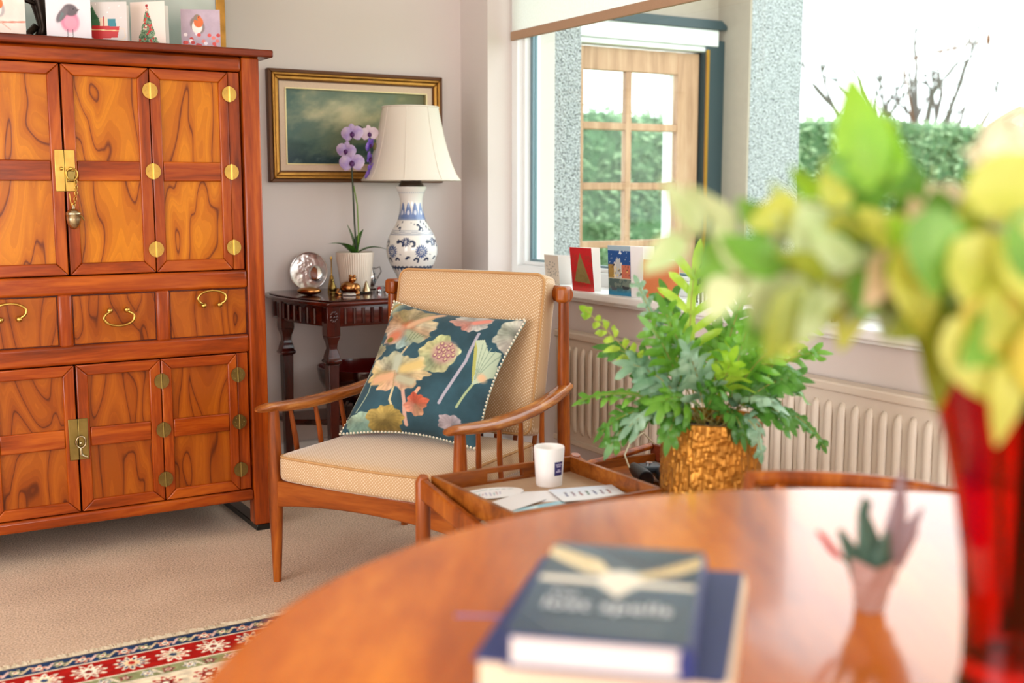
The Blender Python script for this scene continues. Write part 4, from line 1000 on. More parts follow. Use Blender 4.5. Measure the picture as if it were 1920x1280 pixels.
pb = thing('bronze_pebble', 'smooth flattened bronze pebble ornament on the table left end', 'ornament', (1.662, 4.36, TZ), -.5)
MB().ball((0, 0, .017), (.049, .035, .017), 28, 14).build('pebble_body', M['bronze'], pb, smooth=True, ang=0)
MB().ball((.004, -.006, .030), (.022, .012, .0045), 18, 8).build('inset_hollow', M['brassdark'], pb, smooth=True, ang=0)
be = thing('brass_bird', 'small squat brass bird on a round foot', 'ornament', (1.757, 4.345, TZ))
MB().lathe([(.0, 0), (.014, 0), (.015, .006), (.011, .012), (.016, .02), (.016, .03), (.010, .042), (.007, .05), (.005, .056), (0, .058)], 18).build('body', M['brassdark'], be, smooth=True)
MB().ball((0, 0, .055), (.008, .008, .009), 10, 8).build('head', M['brassdark'], be, smooth=True, ang=0)
fr = thing('brass_frog', 'copper coloured frog ornament in front of the orchid pot', 'ornament', (1.815, 4.315, TZ), -.6); fr.scale = (1.22, 1.22, 1.22)
mb = MB(); mb.ball((0, 0, .022), (.030, .026, .022), 18, 12); mb.ball((.026, 0, .020), (.014, .018, .018), 14, 10); mb.build('body', M['bronze'], fr, smooth=True, ang=0)
mb = MB(); mb.ball((.012, .006, .050), (.014, .013, .011), 12, 8); mb.ball((.02, .0, .06), .006, 8, 6); mb.ball((.004, .012, .06), .006, 8, 6); mb.build('head', M['bronze'], fr, smooth=True, ang=0)
mb = MB(); mb.tube([(-.03, -.02, .02), (-.036, -.026, .005), (-.02, -.032, .003)], .006, 8); mb.tube([(.03, -.02, .02), (.038, -.024, .005), (.024, -.03, .003)], .006, 8); mb.build('legs', M['bronze'], fr, smooth=True, ang=0)
sv = thing('silver_box', 'little flat silver trinket box beneath the frog', 'ornament', (1.79, 4.25, TZ), -.54)
MB().box((-.026, -.012, 0), (.026, .012, .009)).build('box', M['silver'], sv, bevel=.003); MB().box((-.024, -.010, .0095), (.024, .010, .0125)).build('lid', M['silver'], sv, bevel=.002)
cn = thing('pewter_cone', 'pointed pewter cone ornament right of the frog', 'ornament', (1.893, 4.315, TZ))
MB().lathe([(.017, .008), (.0165, .014), (.009, .034), (.0035, .05), (0, .053)], 18).build('cone', M['pewter'], cn, smooth=True); MB().box((-.034, -.012, 0), (.018, .012, .008)).build('base', M['darkbronze'], cn, bevel=.002)
bb = thing('hand_bell', 'slim gold hand bell standing behind left of orchid pot', 'bell', (1.80, 4.46, TZ))
MB().lathe([(.017, .0), (.018, .004), (.013, .035), (.008, .062), (.004, .07), (.0, .072)], 20).build('bell_cup', M['brass'], bb, smooth=True)
MB().lathe([(.0, .07), (.003, .071), (.0025, .13), (.006, .138), (.004, .146), (0, .148)], 12).build('handle', M['brass'], bb, smooth=True)
jg = thing('silver_jug', 'tiny silver jug with curved handle right behind orchid pot', 'jug', (2.0, 4.50, TZ))
MB().lathe([(.018, 0), (.02, .004), (.012, .012), (.022, .04), (.02, .065), (.013, .08), (.016, .092), (.012, .09), (0, .06)], 20).build('jug_body', M['silver'], jg, smooth=True)
MB().tube([(.014, -.004, .088), (.034, -.008, .095), (.04, -.010, .075), (.02, -.006, .04)], .0028, 8).build('handle', M['silver'], jg, smooth=True)
rj = thing('red_lid_box', 'tiny pot with a red domed lid beside the armchair back', 'pot', (1.955, 4.325, TZ))
MB().lathe([(.011, 0), (.012, .003), (.011, .013), (0, .0131)], 16).build('pot_body', M['silver'], rj, smooth=True); MB().ball((0, 0, .016), (.010, .010, .009), 14, 8).build('lid', plain('ruby_lid', '9a1022', .15), rj, smooth=True, ang=0)
wj = thing('white_shell_box', 'tiny white and silver trinket beside the red lidded pot', 'ornament', (2.0, 4.35, TZ))
MB().lathe([(.013, 0), (.014, .006), (.010, .014), (.012, .02), (.006, .03), (0, .031)], 16).build('trinket_body', M['silver'], wj, smooth=True); MB().ball((0, 0, .034), .006, 10, 6).build('finial', M['paper'], wj, smooth=True, ang=0)
# ---------------------------------------------------------------- armchair
def fabric_mat(name, base, dot, k=2 * PI / 0.0105):
    m, nt, b = newmat(name); tc = nd(nt, 'ShaderNodeTexCoord'); sp = nd(nt, 'ShaderNodeSeparateXYZ'); nt.links.new(tc.outputs['Object'], sp.inputs[0])
    def mth(op, a, b_=None, c=None):
        n = nd(nt, 'ShaderNodeMath', operation=op)
        for i, q in enumerate((a, b_, c)):
            if q is None: continue
            if isinstance(q, (int, float)): n.inputs[i].default_value = q
            else: nt.links.new(q, n.inputs[i])
        return n.outputs[0]
    q = mth('ADD', sp.outputs['Y'], sp.outputs['Z'])
    s1 = mth('SINE', mth('MULTIPLY', sp.outputs['X'], k)); s2 = mth('SINE', mth('MULTIPLY', q, k))
    pr_ = mth('MULTIPLY', s1, s2)
    r = ramp(nt, [(0.30, base), (0.62, dot)]); nt.links.new(pr_, r.inputs['Fac'])
    n = nd(nt, 'ShaderNodeTexNoise'); setin(n, Scale=500.0, Detail=2.0); nt.links.new(tc.outputs['Object'], n.inputs['Vector'])
    mc = nd(nt, 'ShaderNodeMix', data_type='RGBA', blend_type='MULTIPLY'); mc.inputs['Factor'].default_value = .35
    nt.links.new(r.outputs['Color'], mc.inputs[6]); nt.links.new(n.outputs['Color'], mc.inputs[7]); nt.links.new(r.outputs['Color'], b.inputs['Base Color'])
    b.inputs['Roughness'].default_value = .8; b.inputs['Sheen Weight'].default_value = .5; b.inputs['Sheen Roughness'].default_value = .4
    ad = mth('MULTIPLY_ADD', pr_, .3, n.outputs['Fac']); bump(nt, b, ad, .3, .0015); return m
M['fabric'] = fabric_mat('gold_diamond_weave', 'c09a70', 'e2ceb2')
M['piping'] = plain('cushion_piping', 'b98d5c', .8)
CH_O = Vector((1.2975, 3.0035, 0)); CH_R = math.atan2(-.867, .498)
CHM = Matrix.Translation(CH_O) @ Matrix.Rotation(CH_R, 4, 'Z')
ch = thing('armchair', 'teak framed easy chair with gold patterned seat and back cushions', 'armchair', CH_O, CH_R)
for sx in (-1, 1):
    x = sx * .333
    MB().tube([(x, -.004, 0), (x, -.002, .10), (x, 0, .24), (x, 0, .32), (x, 0, .46), (x, 0, .545)], [.0125, .0165, .0215, .0225, .0195, .0155], 16).build('front_leg', M['teak'], ch, smooth=True)
    MB().tube([(x, .69, 0), (x, .665, .2), (x, .645, .35), (x, .637, .6), (x, .636, .85)], [.013, .018, .0215, .020, .017], 16).build('rear_post', M['teak'], ch, smooth=True)
    ys = [-.078, -.066, -.03, .04, .14, .26, .40, .52, .60, .655]; zt_ = [.558, .560, .560, .552, .543, .541, .545, .555, .566, .580]
    rr_ = [.004, .015, .021, .025, .028, .029, .028, .028, .027, .024]
    MB().tube([(x + sx * .016 * math.sin(min(1, max(0, (y_ + .08) / .74)) * PI), y_, z_ - .010) for y_, z_ in zip(ys, zt_)], rr_, 16, sx=1.1, sy=.66, up=(0, 0, 1)).build('armrest', M['teakarm'], ch, smooth=True)
    for yt, yb in ((.085, .115), (.205, .235), (.335, .365), (.475, .50)):
        MB().tube([(x + sx * .008, yt, .535), (x, (yt + yb) / 2, .43), (x, yb, .315)], [.0065, .0088, .0075], 10).build('spindle', M['teak'], ch, smooth=True)
    MB().box((x - .0125, .0, .262), (x + .0125, .645, .322)).build('side_rail', M['teak'], ch, bevel=.005)
pts = [(-.333, .322), (.333, .322), (.333, .235)] + [(xx, .235 + .027 * math.cos(xx / .333 * PI / 2) ** .7) for xx in np.linspace(.30, -.30, 15)] + [(-.333, .235)]
MB().prism(pts[::-1], -.012, .012, M=Matrix(((1, 0, 0, 0), (0, 0, 1, 0), (0, 1, 0, 0), (0, 0, 0, 1)))).build('front_rail', wood('chair_rail_teak', '5e270a', '8f4410', 'b0601e', (.6, 5, 5), 4.0, .3, .3), ch, bevel=.004)
MB().box((-.333, .628, .27), (.333, .650, .325)).build('rear_rail', M['teak'], ch, bevel=.004)
MB().tube([(xx, .637 + .085 * (1 - (xx / .352) ** 2) ** .8, .869) for xx in np.linspace(-.352, .352, 17)], [.018] + [.024] * 15 + [.018], 14, sx=.85, sy=1.1).build('crest_rail', M['teak'], ch, smooth=True)
for sx in (-1, 1):
    MB().box((sx * .333 - .021, .612, .843), (sx * .333 + .021, .662, .896)).build('rail_end', M['teak'], ch, bevel=.012, segs=4)
for xx in np.linspace(-.22, .22, 7):
    MB().tube([(xx, .64, .32), (xx, .70, .6), (xx, .637 + .085 * (1 - (xx / .352) ** 2) ** .8, .86)], .008, 8).build('back_spindle', M['teak'], ch, smooth=True)
def seat_fn(p, q):
    p = p.copy(); p[1] -= .018 * max(0, 1 - q[0] ** 2) * (q[1] < 0) * abs(q[1]); return p
o = MB().rbox((.300, .268, .043), .022, 12, (0, 0, 0), (0, 0, .016), fn=seat_fn).build('seat_cushion', M['fabric'], ch, smooth=True, ang=0, merge=True); o.location = (0, .240, .368)
def rrect(hx_, hy_, r, z, n=6):
    P = []
    for cx, cy, a0 in ((hx_ - r, hy_ - r, 0), (-hx_ + r, hy_ - r, PI / 2), (-hx_ + r, -hy_ + r, PI), (hx_ - r, -hy_ + r, 1.5 * PI)):
        for k in range(n + 1): a = a0 + k * PI / 2 / n; P.append((cx + r * math.cos(a), cy + r * math.sin(a), z))
    Q = []
    for i in range(len(P)):
        a = Vector(P[i]); b_ = Vector(P[(i + 1) % len(P)]); m_ = max(1, int((b_ - a).length / .03))
        for k in range(m_): Q.append(a.lerp(b_, k / m_))
    return Q
q = [Vector((p.x, p.y - (.018 * max(0, 1 - (p.x / .3) ** 2) if p.y < -.2 else 0), p.z)) for p in rrect(.297, .265, .024, .034)]
MB().tube(q, .0042, 6, closed=True).build('seat_piping', M['piping'], ch, smooth=True, loc=(0, .240, .368))
lean = math.radians(-11.5)
o = MB().rbox((.284, .052, .262), .030, 12, (0, 0, 0), (0, .016, .006)).build('back_cushion', M['fabric'], ch, smooth=True, ang=0, merge=True); o.location = (0, .600, .672); o.rotation_euler = (lean, 0, 0)
MB().tube([(p.x, -.042, p.y) for p in rrect(.280, .258, .032, 0)], .0045, 6, closed=True).build('back_piping', M['piping'], ch, smooth=True, loc=(0, .600, .672), rot=(lean, 0, 0))

# ---- floral cushion
CB = Vector((0, .28, .416)); cw = CHM @ CB
fc = thing('throw_cushion', 'teal velvet throw cushion printed with lotus flowers on the armchair', 'cushion', cw, CH_R)
TL, TR, BR, BL = [np.array(p) - np.array(CB) for p in ((-.262, .545, .825), (.252, .535, .792), (.228, .265, .425), (-.262, .235, .425))]
NG = 230
u = np.linspace(0, 1, NG); U, V = np.meshgrid(u, u)
# pinched sides between the corners
pin = .12
Uc = U + pin * np.sin(PI * V) * (0.5 - U) * (2 * np.abs(U - .5)) ** 2; Vc = V + pin * np.sin(PI * U) * (0.5 - V) * (2 * np.abs(V - .5)) ** 2
base = (BL * (1 - Uc)[..., None] * (1 - Vc)[..., None] + BR * Uc[..., None] * (1 - Vc)[..., None] + TL * (1 - Uc)[..., None] * Vc[..., None] + TR * Uc[..., None] * Vc[..., None])
nrm = np.cross(BR - BL, TL - BL); nrm /= np.linalg.norm(nrm)
if nrm[1] > 0: nrm = -nrm
th_ = np.clip((1 - np.abs(2 * U - 1) ** 2.6) * (1 - np.abs(2 * V - 1) ** 2.6), 0, 1) ** .5
wr = .012 * (fbm(U * 4 + 1, V * 4, 21, 3) - .5) * th_ + .010 * np.sin((U * 9 + V * 4) * 2) * np.clip(.25 - V, 0, 1) * 4 * th_
front = base + nrm * (.088 * th_ + wr)[..., None]
front[..., 2] = np.maximum(front[..., 2], .004 + .01 * U * 0)
back = base - nrm * (.050 * th_)[..., None]; back[..., 2] = np.maximum(back[..., 2], .002)
p = Paint(U, V, '2b4a56'); n_ = fbm(U * 9, V * 9, 31); p.c *= (.78 + .45 * n_)[..., None]
st_ = 'b5a9a2'
p.line([(.35, .60), (.31, .50), (.28, .46)], .016, 'b9ad8c'); p.line([(.36, .30), (.36, .20), (.46, .05)], .016, 'cdbf95'); p.line([(.43, .30), (.47, .2), (.50, .04)], .026, 'c69c8c'); p.line([(.55, .30), (.52, .22), (.50, .16)], .026, 'd2a184')
p.line([(.80, .78), (.80, .55), (.72, .22)], .022, 'a9a3b0'); p.line([(.93, .48), (.88, .34), (.84, .22)], .016, '9fae84'); p.line([(.56, .47), (.50, .43)], .035, 'a9a06a')
p.line([(.10, .50), (.06, .3), (.02, .1)], .014, 'a8a98c'); p.line([(.14, .48), (.16, .25), (.10, .12)], .012, '8fa08c')
p.fan(.27, .77, .225, .185, ['d2c4a4', 'b9a47a', 'a89a72', 'b3a27c', 'a39260', 'b08a62', 'd6b496', 'd9c6b0', 'c0c4b4', '9ab4b0', 'aab498', 'd2b08c'], 8, .06, .1, 3, 26, 'c8643c')
p.line([(.29, .76), (.42, .88), (.47, .93)], .05, 'cfa482', 1.0); p.line([(.30, .70), (.42, .66)], .05, '9aa386', 1.0)
for k in range(7): p.line([(.32 + .025 * k, .63 + .012 * k), (.34 + .025 * k, .71 - .004 * k)], .006, '6f7a5c')
p.ell(.20, .67, .07, .05, 'c8785a', .4, 1.0); p.ell(.17, .64, .03, .02, '6f6a2c', 0, .5)
p.fan(.70, .895, .125, .105, ['c6c2bc', 'cfcac4', 'b0b2ae', 'c0beb6', 'cf9a8c', 'd08a7c', 'ccc4be', 'bcb8b2'], 6, .08, .4, 5, 24)
p.line([(.73, .88), (.80, .92)], .05, 'd98676', .9)
p.fan(1.0, .85, .10, .15, ['b9b9ac', 'cfc8bc', 'a9ad9c', 'c2b8ac'], 5, .08, 0, 9, 24)
p.fan(.595, .57, .135, .135, ['c9cfa0', 'b8c08a', 'd6cf98', 'a9b48a', 'c6c294'], 5, .06, .3, 7, 18); p.ell(.63, .585, .085, .085, 'b48f86', .2, .5)
rs = random.Random(4)
for k in range(15):
    a = k * 2.399; q_ = .075 * math.sqrt(k / 15); p.ell(.63 + q_ * math.cos(a), .587 + q_ * math.sin(a), .015, .017, '8c5a66'); p.ell(.63 + q_ * math.cos(a), .59 + q_ * math.sin(a), .009, .010, 'c9b48c')
p.poly([(.80, .72), (.86, .74), (.92, .66), (.99, .70), (1.0, .52), (.95, .44), (.90, .40), (.87, .52)], 'b5c2a8'); p.poly([(.80, .72), (.84, .66), (.89, .5), (.90, .40), (.86, .52)], 'a9a85c')
for k in range(5): p.line([(.905, .44), (.86 + .033 * k, .71 - .008 * k)], .006, '8fa08c')
p.ell(.945, .47, .03, .03, 'd9b08a', 0, .8)
p.fan(.33, .40, .235, .135, ['cfb88c', 'd6c496', 'c0b890', 'b0b296', 'cfc8a8', 'd2bc84', 'c2ac74', 'cfa884', 'd9b090', 'cfae88'], 7, .10, .0, 11, 26)
p.line([(.33, .42), (.31, .51)], .06, 'b2b8a4', 1.0); p.line([(.39, .43), (.49, .47)], .07, 'd2b878', 1.0); p.line([(.31, .37), (.19, .34)], .07, 'd6a680', 1.0); p.line([(.38, .36), (.48, .34)], .06, 'b0ac90', 1.0); p.line([(.33, .41), (.36, .29)], .006, 'a08c64'); p.line([(.33, .41), (.16, .38)], .005, 'a08c64')
p.fan(.07, .56, .09, .06, ['a9a684', '8f9a7c', 'b8b090'], 4, .1, .3, 2, 18)
p.fan(.56, .19, .085, .075, ['d4684a', 'c85a40', 'd99078', 'b98a6a'], 4, .12, .5, 6, 14); p.fan(.82, .10, .09, .06, ['8f8c94', 'a99aa0', 'b8aab0'], 5, .08, 0, 3, 14)
p.fan(.17, .05, .14, .07, ['8fb0a0', 'a3bca4', '7a9a8c'], 5, .08, .2, 8, 20); p.fan(.34, .07, .14, .09, ['a98f48', 'c0a65c', '8c7638'], 5, .08, .2, 13, 22)
p.ell(.02, .95, .09, .09, 'a9b49a', .5, .9); p.line([(0, .9), (.08, 1.0)], .03, 'b59a5c')
M['velvet'] = vcol('printed_velvet', .75, .25, sheen=.1, bmp=.25, nscale=500)
grid_obj('cushion_front', front, M['velvet'], fc, p.out())
nb = 24; ib = np.linspace(0, NG - 1, nb).astype(int); bk = back[np.ix_(ib, ib)]; 
grid_obj('cushion_back', bk, plain('grey_velvet', '9aa2b4', .8, sheen=.3), fc, flip=True)
mb = MB(); edge = np.concatenate([base[0, :-1], base[:-1, -1], base[-1, ::-1][:-1], base[::-1, 0][:-1]])
cum = np.r_[0, np.cumsum(np.linalg.norm(np.diff(edge, axis=0), axis=1))]
for s_ in np.arange(0, cum[-1], .0125):
    i = np.searchsorted(cum, s_); i = min(i, len(edge) - 1); q_ = edge[i] + nrm * .004; q_[2] = max(q_[2], .006)
    mb.ball(q_, .0044, 6, 4)
mb.build('pompom_trim', plain('cream_pompoms', 'e4dac6', .9), fc, smooth=True, ang=0)
q = [tuple(np.maximum(e, (-9, -9, .004))) for e in edge[::6]]
MB().tube(q, .003, 5, closed=True).build('edge_braid', plain('edge_braid', '8a9a90', .9), fc, smooth=True)

# ---------------------------------------------------------------- tray on stand
TX0, TX1, TY0, TY1, TB, TT = 1.258, 1.682, 2.092, 2.488, .452, .492
sd = thing('tray_stand', 'low teak folding stand holding the wooden tray', 'stand', ((TX0 + TX1) / 2, (TY0 + TY1) / 2, 0))
hxs, hys = (TX1 - TX0) / 2 + .018, (TY1 - TY0) / 2
for sx in (-1, 1):
    mb = MB(); mb.tube([(sx * hxs, hys + .012, 0), (sx * hxs, hys + .012, .3), (sx * hxs, hys + .010, .478), (sx * hxs, hys + .006, .492)], [.016, .019, .0195, .012], 12); mb.build('post', M['teak'], sd, smooth=True)
    mb = MB(); mb.tube([(sx * hxs, -hys - .02, 0), (sx * hxs, -hys - .02, .40)], [.015, .018], 12); mb.build('post', M['teak'], sd, smooth=True)
    MB().bar((sx * (hxs + .002), hys + .012, .462), (sx * (hxs + .002), -hys - .03, .395), .022, .052).build('side_rail', M['teak'], sd, bevel=.006)
for y in (hys - .06, -hys + .06):
    MB().box((-hxs, y - .012, .418), (hxs, y + .012, .4435)).build('cross_rail', M['teak'], sd, bevel=.004)
tr_ = thing('tray', 'square wooden tray with slotted handles holding a cup and cards', 'tray', ((TX0 + TX1) / 2, (TY0 + TY1) / 2, .444))
a, b_ = (TX1 - TX0) / 2, (TY1 - TY0) / 2; hT = TT - .444; w_ = .011
MB().box((-a + .002, -b_ + .002, 0), (a - .002, b_ - .002, TB - .444)).build('tray_floor', plain('tray_linen_floor', 'a8876a', .6, noise=.06, nscale=60), tr_)
for sy in (-1, 1):
    y0, y1 = sorted((sy * b_, sy * (b_ - w_))); mb = MB(); z0 = .0
    mb.box((-a, y0, z0), (-.055, y1, hT)); mb.box((.055, y0, z0), (a, y1, hT)); mb.box((-.055, y0, z0), (.055, y1, .014)); mb.box((-.055, y0, .035), (.055, y1, hT))
    mb.build('handle_side', M['tray'], tr_)
for sx in (-1, 1):
    x0, x1 = sorted((sx * a, sx * (a - w_))); MB().box((x0, -b_ + w_, 0), (x1, b_ - w_, hT)).build('side', M['tray'], tr_)
mg = thing('cup', 'white ceramic candle cup with a small navy label', 'cup', (1.548, 2.392, TB + .0004))
MB().lathe([(0, .004), (.030, .004), (.033, .0), (.0335, .003), (.0395, .097), (.0385, .100), (.0372, .098), (.032, .05), (.0, .049)], 48, cap=False).build('cup_body', plain('white_ceramic', 'ece8e6', .35), mg, smooth=True)
MB().lathe([(0, .062), (.0335, .063)], 32, cap=False).build('wax', plain('wax', 'f0e8da', .5), mg)
def cupP(th0, th1, z0, z1, n, m_, off):
    T_, Z_ = np.meshgrid(np.linspace(th0, th1, n), np.linspace(z0, z1, m_)); R_ = .0335 + (.006) * (Z_ - .003) / .094 + off
    return np.stack([R_ * np.cos(T_), R_ * np.sin(T_), Z_], -1), T_, Z_
c0 = math.radians(244 + 36)
Pl, T_, Z_ = cupP(c0 - .36, c0 + .36, .030, .066, 40, 40, .0004); pp = Paint((T_ - c0) / .36, (Z_ - .03) / .036, '2c2460')
for yy, x0, x1 in ((.80, -.7, .1), (.80, .25, .7), (.66, -.55, .5), (.40, -.3, .35), (.28, -.6, .6)):
    xs = x0
    while xs < x1: pp.line([(xs, yy), (min(xs + .1, x1), yy)], .07, 'd9d4ea'); xs += .17
grid_obj('label', Pl, M['print'], mg, pp.out(), smooth=True)
def flat_card(label, cx, cy, w, h, rz, z, paint, oval=False, cat='card'):
    root = thing('postcard', label, cat, (cx, cy, z), rz, 'cards lying in the tray')
    n = 50; U_, V_ = np.meshgrid(np.linspace(0, w / h, n), np.linspace(0, 1, int(n * h / w) + 2)); pq = Paint(U_, V_, 'ececf0'); paint(pq, w / h)
    P_ = np.stack([U_ * h - w / 2, V_ * h - h / 2, np.full(U_.shape, .0009)], -1)
    if oval:
        x_, y_ = P_[..., 0] / (w / 2), P_[..., 1] / (h / 2); P_[..., 0] = x_ * np.sqrt(1 - y_ ** 2 / 2) * w / 2; P_[..., 1] = y_ * np.sqrt(1 - x_ ** 2 / 2) * h / 2
        MB().prism([(w / 2 * math.cos(t) , h / 2 * math.sin(t)) for t in np.linspace(0, 2 * PI, 33)[:-1]], 0, .0007).build('sheet', M['paper'], root)
    else: MB().box((-w / 2, -h / 2, 0), (w / 2, h / 2, .0007)).build('sheet', M['paper'], root)
    grid_obj('print', P_, M['print'], root, pq.out(), smooth=False)
def pa1(p, a):
    for k in range(8): p.line([(a * .2 + .1 * k, .3 + .05 * math.sin(k)), (a * .25 + .1 * k, .55 + .05 * math.cos(k * 2))], .03, ['8a86b0', '6fa0a8', 'b08a98', 'a9a6c4'][k % 4])
    p.line([(a * .1, .7), (a * .5, .85), (a * .9, .7)], .03, '5f8f8c')
def pa2(p, a): p.c[:] = hx('e8e6ea')
def pa3(p, a):
    p.c[:] = hx('cfe3ea'); n = fbm(p.X * 4, p.Y * 4, 3); p.mix(np.clip(n * 3 - 1.2, 0, 1), '7fb8cc'); p.line([(.1, .3), (a * .5, .6), (a * .95, .4)], .12, '5f9fb8')
def pa4(p, a):
    p.mix(np.clip(p.Y - .2, 0, 1) * .6, 'b8c8e4')
    for k in range(7): x = a * (.15 + .11 * k); p.line([(x, .35), (x + .03, .6)], .05, ['6a6a8c', '8f7a8c', 'a06a6a', '5f7a6a'][k % 4]); p.ell(x + .03, .64, .03, .03, '5a4a4a')
flat_card('plain cream card under the others in the tray', 1.475, 2.30, .15, .10, -.35, TB + .0002, pa2)
flat_card('pale turquoise card at the front of the tray', 1.405, 2.185, .16, .105, .05, TB + .0014, pa3)
flat_card('white oval card with a purple sketch, left in tray', 1.375, 2.385, .17, .095, -.10, TB + .0026, pa1, True)
flat_card('blank white envelope lying left in the tray', 1.375, 2.28, .15, .085, .35, TB + .0040, pa2, cat='envelope')
flat_card('lavender card with a row of figures, right in tray', 1.575, 2.255, .17, .115, -.25, TB + .0054, pa4)

# ---------------------------------------------------------------- low trolley with binoculars and planter
tl = thing('trolley', 'low teak trolley with raised rails under the planter and binoculars', 'trolley', (1.887, 2.20, 0))
MB().box((-.155, -.37, .396), (.150, .37, .42)).build('deck', M['tray'], tl, bevel=.004)
MB().box((.137, -.37, .4202), (.150, .385, .468)).build('back_board', wood('trolley_board', '4a1c10', '6e2c18', '8a3c20', (4, .6, 4), 4, .25, .4), tl, bevel=.004)
MB().tube([(-.160, .372, .430), (.0, .374, .446), (.132, .376, .462)], [.010, .0115, .011], 12, sy=.9).build('end_rail', M['teak'], tl, smooth=True)
MB().box((-.155, .358, .4202), (.135, .369, .442)).build('end_board', M['tray'], tl)
for x in (-.14, .14):
    for y in (-.34, .34): MB().tube([(x, y, 0), (x, y, .396)], [.013, .018], 10).build('leg', M['teak'], tl, smooth=True)
for y in (-.34, .34): MB().box((-.14, y - .01, .34), (.14, y + .01, .39)).build('rail', M['teak'], tl)
bi = thing('binoculars', 'compact black binoculars lying on the trolley beside the planter', 'binoculars', (1.862, 2.375, .4202), math.radians(-20))
M['rubber'] = plain('black_rubber', '1c1f24', .45, noise=.2, nscale=200, bmp=.2); M['greyrub'] = plain('grey_rubber', '3a4048', .4)
for sx in (-1, 1):
    g = bpy.data.objects.new('barrel', None); COL.objects.link(g); g.parent = bi
    x = sx * .030
    MB().tube([(x, -.058, .024), (x, -.05, .024), (x, -.02, .025), (x * .97, .02, .026), (x * .95, .045, .027)], [.0215, .0225, .022, .019, .0165], 20).build('barrel_tube', M['rubber'], g, smooth=True)
    MB().tube([(x, -.0595, .024), (x, -.057, .024)], .018, 20).build('objective_lens', plain('lens', '101520', .05, coat=.5), g, smooth=True)
    MB().tube([(x * .95, .045, .027), (x * .95, .06, .027)], [.0155, .0145], 18).build('eyecup', M['black'], g, smooth=True)
MB().box((-.028, -.015, .028), (.028, .035, .046)).build('bridge', M['greyrub'], bi, bevel=.006, segs=3)
MB().lathe([(0.0, 0), (.009, 0), (.009, .006), (0, .007)], 18, (0, .012, .046)).build('focus_wheel', M['silver'], bi, smooth=True)
MB().tube([(-.045, .045, .03), (-.05, .075, .06), (-.02, .12, .085), (.03, .16, .10), (.07, .18, .062)], .0028, 6).build('strap_cord', plain('strap_cord', 'b9ad92', .8), bi, smooth=True)

PLX, PLY, PLZ = 1.785, 2.045, .4202
pg = thing('planter', 'gold textured cylinder planter with overlapping drip relief', 'planter', (PLX, PLY, PLZ))
nth, nz = 300, 110; thp = np.linspace(0, 2 * PI, nth, endpoint=False); zp = np.linspace(0, .242, nz); TH, ZZ = np.meshgrid(thp, zp); Hm = np.zeros(TH.shape); rz_ = np.random.default_rng(3)
for k in range(1500):
    t0 = rz_.uniform(0, 2 * PI); z0 = rz_.uniform(-.02, .23); L_ = rz_.uniform(.022, .042); wd = rz_.uniform(.0032, .005); top = rz_.uniform(.6, 1.0)
    dx = ((TH - t0 + PI) % (2 * PI) - PI) * .118; dz = (ZZ - z0) / L_
    prf = np.where((dz > 0) & (dz < 1), np.clip(dz * 9, 0, 1) * (1 - .75 * dz), 0)
    Hm = np.maximum(Hm, top * prf * np.clip(1 - (dx / wd) ** 2, 0, 1) ** .5)
Rr = .1165 + .0055 * Hm
outer = np.stack([Rr * np.cos(TH), Rr * np.sin(TH), ZZ], -1)
rim = np.stack([np.stack([np.full(nth, r_) * np.cos(thp), np.full(nth, r_) * np.sin(thp), np.full(nth, z_)], -1) for r_, z_ in ((.1165, .245), (.107, .245), (.106, .20))])
M['goldpot'] = plain('antique_gold_glaze', 'a8702a', .3, .75, noise=.35, nscale=26)
grid_obj('planter_body', np.concatenate([outer, rim]), M['goldpot'], pg, closed_u=True)
MB().lathe([(0, .0), (.116, .0)], 40, cap=False).build('base_disc', M['goldpot'], pg)
MB().lathe([(0, .212), (.107, .21)], 32, cap=False).build('soil', plain('potting_soil', '2c2119', .95, bmp=.8, nscale=60), pg)

